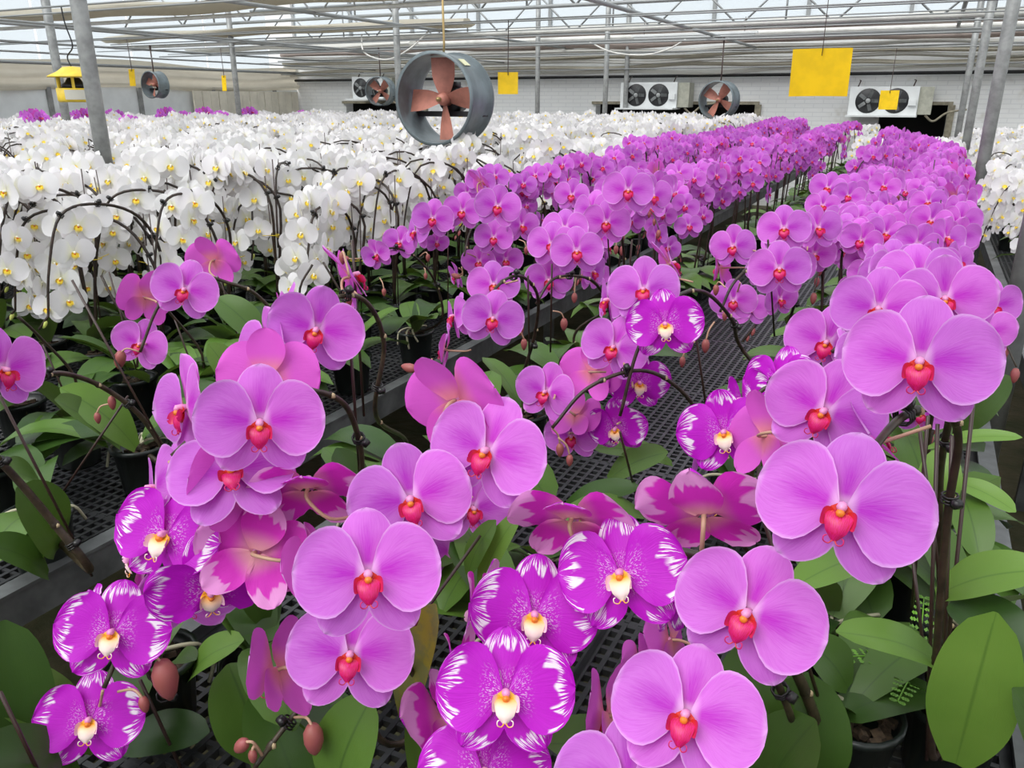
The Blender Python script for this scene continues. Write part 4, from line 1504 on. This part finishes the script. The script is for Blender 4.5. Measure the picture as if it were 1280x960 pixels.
for X, Y, w_ in ((.06, 1.26, 'behind the tall dark stems'), (-.02, 1.02, 'below the largest bloom'), (-.70, 1.22, 'on the bench edge at mid left'), (-.66, .62, 'behind the lower-left blooms'), (-.44, .98, 'below the centre blooms')):
    q = random.Random(w_)
    r_ = thing('budding_orchid', 'leafy bloomless orchid pot ' + w_, 'orchid', loc=(X, Y, BZ), group='bloomless orchids on the near bench')
    p_ = link('pot', POT, r_)
    link('bark', BARK, p_)
    link('root', ROOTS[0], r_)
    rosette(r_, q, 6, scale=1.05)

# small fern sprouting by the front right pot
P0 = at(1155, 800, .97)
P0.z = BZ
t = thing('fern_sprout', 'small bright green fern sprouting among the right-hand pots', 'fern', loc=P0)
q = random.Random(5)
for i in range(7):
    a = R(-150 + i * 48)
    path = spline([V((0, 0, .0)), V((.02 * math.cos(a), .02 * math.sin(a), .09)), V((.06 * math.cos(a), .06 * math.sin(a), .14)), V((.11 * math.cos(a), .11 * math.sin(a), .14 + q.uniform(-.03, .02)))], 5)
    m = MB()
    m.tube(path, .0009, 5)
    for k in range(5, len(path)):
        tt = (path[k] - path[k - 1]).normalized()
        sd_ = tt.cross(V((0, 0, 1))).normalized()
        ll = .020 * (1 - .75 * (k - 5) / (len(path) - 5))
        for sg in (-1, 1):
            for e in (.4, .75, 1.0):
                c = path[k] + sd_ * sg * ll * e
                m.grid([[c - tt * .003, c + sd_ * sg * .0025], [c + sd_ * sg * -.0025, c + tt * .0035 + sd_ * sg * .001]], [[(0, 0), (0, 1)], [(1, 0), (1, 1)]])
    link('frond', m.mesh('frond', 'fern_green'), t)


# ------------------------------------------------------------------ grown plants: recipe -> objects
def frame(fwd, roll):
    """flower basis: local z along fwd, y up"""
    z = V(fwd).normalized()
    x = V((0, 0, 1)).cross(z)
    x = V((1, 0, 0)) if x.length < 1e-3 else x.normalized()
    y = z.cross(x)
    return M4(((x.x, y.x, z.x, 0), (x.y, y.y, z.y, 0), (x.z, y.z, z.z, 0), (0, 0, 0, 1))) @ M4.Rotation(roll, 4, 'Z')


def recipe(q, height, arch_dir, face_dir, nfl, size, spikes=1, drop=.16, pit=(.05, .4), nbud=2, rad=(.075, .11), start=.50, behind=0.0):
    """returns stems [(path)], flowers [(matrix, style)], buds [(pos)] in plant space"""
    S, F, Bd = [], [], []
    for s in range(spikes):
        h = height * q.uniform(.93, 1.04)
        a = arch_dir + q.uniform(-.45, .45) + (0 if spikes == 1 else (-.35 if s else .35))
        d = V((math.cos(a), math.sin(a), 0))
        rr = q.uniform(*rad)
        ln = V((q.uniform(-.03, .03), q.uniform(-.03, .03), 0)) - d * q.uniform(.0, .05)
        p1 = V((0, 0, .10))
        p2 = p1 + ln * .5 + V((0, 0, (h - .1 - rr) * .55))
        p3 = p1 + ln + V((0, 0, h - .1 - rr))
        pts = [p1, p2, p3]
        for th in (45, 85, 120):
            pts.append(p3 + d * (rr * 1.15 * (1 - math.cos(R(th)))) + V((0, 0, rr * math.sin(R(th)))))
        e = pts[-1]
        pts.append(e + d * .05 + V((0, 0, -drop * .5)))
        pts.append(e + d * .075 + V((0, 0, -drop)))
        path = spline(pts, 5)
        S.append(path)
        k = len(path)
        i0 = int(k * start)
        side = V((-d.y, d.x, 0))
        for i in range(nfl):
            u = i / max(1, nfl - 1)
            p = path[int(i0 + (k - 1 - i0) * u * .96)]
            sg = 1 if i % 2 else -1
            fa = face_dir + sg * q.uniform(.0, .45) + q.uniform(-.4, .4)
            if q.random() < .2:
                fa += sg * q.uniform(.8, 1.7)
            pt = q.uniform(*pit)
            roll_ = q.uniform(-.35, .15)
            fwd = V((math.cos(fa) * math.cos(pt), math.sin(fa) * math.cos(pt), math.sin(pt)))
            sz = size * q.uniform(.9, 1.06) * (1 - .12 * u)
            pos = p + side * sg * q.uniform(.018, .036) + fwd * .026 + V((0, 0, q.uniform(-.012, .012)))
            if behind:
                pos = pos + V((-math.cos(face_dir), -math.sin(face_dir), 0)) * behind + V((0, 0, -.03))
            F.append((M4.Translation(pos) @ frame(fwd, roll_) @ M4.Scale(sz, 4), q.randrange(4)))
        for i in range(nbud):
            e2 = path[-1] + d * (.012 + .016 * i) + V((0, 0, -.018 - .014 * i))
            Bd.append((e2, .75 - .18 * i))
        if nbud:
            path.append(path[-1] + d * (.012 + .016 * nbud) + V((0, 0, -.018 - .010 * nbud)))
    return S, F, Bd


def plant_mesh(kind, rc, lod, leaves=True, q=None):
    """whole plant joined as one mesh (far away)"""
    S, F, Bd = rc
    b = MB()
    for mt, st in F:
        b.add(f_mb(kind, st, lod), mt)
    for p in S:
        pp = p[::3] + [p[-1]]
        b.tube(pp, .0048, 4, mi=4, caps=False)
    if leaves:
        for i in range(4):
            a = (q.uniform(0, 6.28) if q else i * 1.7)
            b.add(LEAFLO[i % 2], M4.Translation((0, 0, .1)) @ M4.Rotation(a, 4, 'Z'), {0: 5})
    return b


def far_mats(kind):
    return list(FM[kind]) + ['dark_stem', 'leaf']


TOPM, TOPI = {}, 0


def grow(kind, X, Y, rc, lod, label, group, q, nleaf=4, ties=False, nm=None, stakes=True):
    """lod 0: flowers with petals; 1/2: flowers as single parts"""
    loc = V((X, Y, BZ))
    root = thing(nm or NAMES[kind], label, 'orchid', loc=loc, group=group)
    I = M4.Identity(4)
    S, F, Bd = rc
    p = link('pot', POT, root)
    if lod == 0:
        link('bark', BARK, p)
    rosette(root, q, nleaf, lo=lod > 0)
    for path in S:
        pp = path if lod == 0 else path[::2] + [path[-1]]
        m = MB()
        k = len(pp)
        th = 1.25 if kind == 'w' else 1.0
        m.tube(pp, [(.0040 - .0016 * i / (k - 1)) * th for i in range(k)], 7 if lod == 0 else 5)
        link('stem', m.mesh('stem', 'dark_stem'), root)
        if lod < 2:
            for f in (.35, .55, .68):
                i = int(len(path) * f)
                clip_at(root, M4.Translation(-loc), [loc + x for x in path], i)
        if stakes:
            i = int(len(path) * .36)
            a = path[i]
            m = MB()
            m.tube([(a.x * .3 + .006, a.y * .3 + .006, .08), (a.x + .004, a.y + .004, a.z + q.uniform(.02, .12))], .0016 if lod == 0 else .002, 5)
            link('stake', m.mesh('stake', 'stake_wire'), root)
        if ties:
            i = int(len(path) * .2)
            link('tie', TIE, root, M4.Translation(path[i]) @ M4.Rotation(q.uniform(0, 6), 4, 'Z'))
    for mt, st in F:
        place_flower(root, I, mt, kind, st, lod)
    if lod == 0 and kind == 'p':
        b0 = S[0][int(len(S[0]) * .30)]
        a = q.uniform(-2.6, -.6)
        dv = V((math.cos(a), math.sin(a), 0))
        bp = spline([b0, b0 + dv * .04 + V((0, 0, .03)), b0 + dv * .09 + V((0, 0, .02)), b0 + dv * .13 + V((0, 0, -.02))], 4)
        m = MB()
        m.tube(bp, .0016, 5)
        sb = link('side_spike', m.mesh('side_spike', 'brown_stem'), root)
        for i, s_ in ((6, .7), (9, .8), (12, .95)):
            link('bud', bud_mesh(kind), sb, M4.Translation(bp[i] + V((0, 0, -.014))) @ M4.Rotation(2.9, 4, 'X') @ M4.Scale(s_, 4))
    for pos, s in Bd:
        link('bud', bud_mesh(kind), root, M4.Translation(pos) @ M4.Rotation(2.6, 4, 'X') @ M4.Scale(s, 4))
    return root


def in_view(p, mx=60, my=60):
    x, y, d = project(p)
    return d > .2 and -mx < x < 1280 + mx and -my < y < 960 + my


FACE = math.atan2(-HD.y, -HD.x)      # toward the camera's side
qp = random.Random(21)
pink_rows = [(-1.56, 5.2, 10.6, .21, 'pink moth orchid in the row bordering the white field'),
             (-1.31, 2.60, 10.6, .20, 'pink moth orchid in the aisle-edge row of the left bench'),
             (-.78, 2.26, 9.6, .19, 'pink moth orchid in the left-edge row of the near bench'),
             (-.14, 2.05, 6.9, .19, 'pink moth orchid in the inner right-hand row of the near bench'),
             (.06, 1.64, 6.6, .18, 'pink moth orchid in the outer row beside the steel posts')]
ORD = ['nearest', 'second nearest', 'third nearest', 'fourth nearest', 'fifth nearest', 'sixth nearest']
FARPINK = {}
npink = 0
for X0, Y0, Y1, dy, lab0 in pink_rows:
    Y = Y0
    kk = 0
    while Y < Y1:
        X = X0 + qp.uniform(-.03, .03)
        yy = Y + qp.uniform(-.03, .03)
        px, py, d = project((X, yy, BZ + .5))
        step = dy * (1 + max(0, Y - 4) * .06)
        Y += step
        lab = (ORD[kk] + ' ' + lab0.replace(' in the row', ' of the row').replace(' in the', ' of the') if kk < 6 and X0 > -1.5 else lab0 + (', past the first six' if X0 > -1.5 else ''))
        kk += 1
        grp_ = lab0.replace('orchid', 'orchids', 1)
        arch = -math.pi / 2 + qp.uniform(-.5, .3)
        face = FACE * .55 + (-math.pi / 2) * .45 + qp.uniform(-.1, .1)
        h = qp.uniform(.47, .555) - (.035 if X0 > -.5 else .0)
        q = random.Random(qp.random())
        if d < 5.2:
            rc = recipe(q, h, arch, face, q.choice((7, 8, 9)) if X0 > -1.3 else q.choice((6, 7, 8)), .92, 1, .15, nbud=2 if d < 3.5 else 0)
            grow('p', X, yy, rc, 0 if d < 2.7 else (1 if d < 3.6 else 2), lab, grp_, q, nleaf=5 if d < 3.5 else 3)
        else:
            vv = qp.randrange(5)
            if vv not in FARPINK:
                qq = random.Random(vv + 50)
                FARPINK[vv] = plant_mesh('p', recipe(qq, .495, -math.pi / 2, FACE * .5 - math.pi / 4, 10, .92, 1, .16, nbud=0), 2, True, qq).mesh('pink_moth_orchid', far_mats('p'))
            o = link(NAMES['p'], FARPINK[vv], None, M4.Translation((X, yy, BZ)) @ M4.Rotation(qp.uniform(-.4, .4), 4, 'Z') @ M4.Scale(qp.uniform(.94, 1.08), 4))
            tag(o, lab, 'orchid', grp_)
        npink += 1

# far-left purple clumps behind the white field
lab = 'magenta moth orchid behind the white field near the side wall'
for px, d in ((52, 8.6), (60, 7.4), (80, 9.0), (102, 9.3), (116, 9.0), (140, 9.2), (152, 9.4), (172, 7.6), (218, 10.4), (240, 10.2), (265, 10.8), (284, 10.6), (320, 10.8), (386, 10.9)):
    vv = qp.randrange(5)
    p = at(px, 137, d)
    if p.x < WXL + .35:
        continue
    o = link(NAMES['p'], FARPINK[vv] if vv in FARPINK else FARPINK[min(FARPINK)], None, M4.Translation((p.x, min(p.y, 11.3), BZ)) @ M4.Scale(1.21, 4))
    tag(o, lab, 'orchid', 'magenta orchids behind the white field')

# white field
qw = random.Random(99)
spots = []
for (a, b), grp in [((-2.70, -1.62), 0)] + [((p_ + .1, q_ - .08), 1) for p_, q_ in LB]:
    n = max(2, round((b - a) / .23))
    for i in range(n + 1):
        X = a + (b - a) * i / n
        Y = (1.45 + max(0, X + 1.86) * 2.6) if grp == 0 else .75
        while Y < 11.3:
            yy = Y + qw.uniform(-.04, .04)
            xx = X + qw.uniform(-.04, .04)
            Y += .23
            if grp == 0 and xx > -1.72 and yy > 5.0:
                continue
            pr = project((xx, yy, BZ + .5))
            if pr[2] > .3 and -70 < pr[0] < 1300:
                spots.append((pr[2], xx, yy, 'L'))
for i in range(5):
    X = .52 + i * .26
    Y = 2.6
    while Y < 11.2:
        xx, yy = X + qw.uniform(-.04, .04), Y + qw.uniform(-.04, .04)
        Y += .25
        pr = project((xx, yy, BZ + .5))
        if pr[0] < 1330:
            spots.append((pr[2], xx, yy, 'R'))
for X, Y in ((-.30, 7.3), (-.12, 7.5), (.06, 7.2), (.12, 7.6), (-.05, 7.9), (-.25, 8.1), (.08, 8.2), (-.42, 7.7), (-.72, 9.9), (-.6, 10.3)):
    spots.append((project((X, Y, BZ + .5))[2], X, Y, 'E'))
spots.sort()
print('white spots', len(spots), 'pink', npink)
FARW = []
stuffV, stuffF, stuffUV, stuffMI = [], [], [], []
nw = 0
WLAB = {'near': 'white moth orchid in the front of the white field', 'mid': 'white moth orchid further back in the white field', 'R': 'white moth orchid on the bench right of the steel posts', 'E': 'white moth orchid closing the far end of the pink rows'}
COUNT = ['nearest', 'second nearest', 'third nearest', 'fourth nearest', 'fifth nearest', 'sixth nearest', 'seventh nearest', 'eighth nearest', 'ninth nearest', 'tenth nearest']
for d, X, Y, sdw in spots:
    q = random.Random(qw.random())
    arch = (FACE - 1.25 if sdw == 'L' else -math.pi / 2) + qw.uniform(-.6, .6)
    h = (qw.uniform(.49, .575) if sdw == 'L' else qw.uniform(.40, .46) if sdw == 'E' else qw.uniform(.40, .47))
    key = sdw if sdw in 'RE' else ('near' if d < 3.6 else 'mid')
    arc_ = qw.random() < (.62 if d < 3.2 else .3 if d < 4.6 else .12)
    if (nw < 285 and d < 7.0) or sdw == 'E':
        rc = recipe(q, h, arch, FACE + qw.uniform(-.2, .2), q.choice((9, 10, 11)), .90, 2, .24, pit=(-.05, .35), nbud=1 if d < 2.9 else 0, rad=(.13, .18) if arc_ else (.08, .13), start=.62 if arc_ else .56, behind=.07 if arc_ else .0)
        grow('w', X, Y, rc, 0 if d < 2.5 else (1 if d < 3.0 else 2), (COUNT[nw] + ' white moth orchid at the front of the white field') if nw < 10 else WLAB[key] + (', behind the first ten' if key == 'near' else ''), WLAB[key].replace('orchid', 'orchids', 1), q, nleaf=5 if d < 3 else 2, ties=d < 2.7, stakes=d < 4)
        nw += 1
    else:
        if not FARW:
            for k in range(7):
                qq = random.Random(k + 500)
                FARW.append(plant_mesh('w', recipe(qq, .54, FACE - 1.2, FACE, 9, .94, 2, .20, pit=(-.05, .4), nbud=0, rad=(.12, .17) if k == 0 else (.08, .12), start=.58 if k == 0 else .48, behind=.04 if k == 0 else 0), 3, False))
        fm = FARW[qw.randrange(7)]
        mt = M4.Translation((X, Y, BZ)) @ M4.Rotation(qw.uniform(-.7, .7), 4, 'Z') @ M4.Diagonal((1, 1, h / .54, 1))
        arr = np.array(fm.v) @ np.array(mt.to_3x3()).T + np.array(mt.translation)
        o = sum(len(a) for a in stuffV)
        stuffV.append(arr)
        stuffF.append((fm, o))
if stuffV:
    me = bpy.data.meshes.new('white_orchid_mass')
    verts = np.concatenate(stuffV)
    F_, U_, I_ = [], [], []
    cache = {}
    for fm, o in stuffF:
        F_.extend([tuple(o + i for i in f) for f in fm.f])
        U_.extend(fm.uv)
        I_.extend(fm.mi)
    me.from_pydata(verts.tolist(), [], F_)
    for mname in far_mats('w'):
        me.materials.append(MAT[mname])
    me.polygons.foreach_set('material_index', I_)
    me.polygons.foreach_set('use_smooth', [True] * len(F_))
    ul = me.uv_layers.new(name='UVMap')
    ul.data.foreach_set('uv', [c for f in U_ for p in f for c in p])
    me.update()
    o = link('white_orchid_mass', me)
    o['label'] = 'dense mass of distant white orchid blooms filling the far field'
    o['category'] = 'orchids'
    o['kind'] = 'stuff'
    print('stuff faces', len(F_))
print('objects', len(bpy.data.objects))
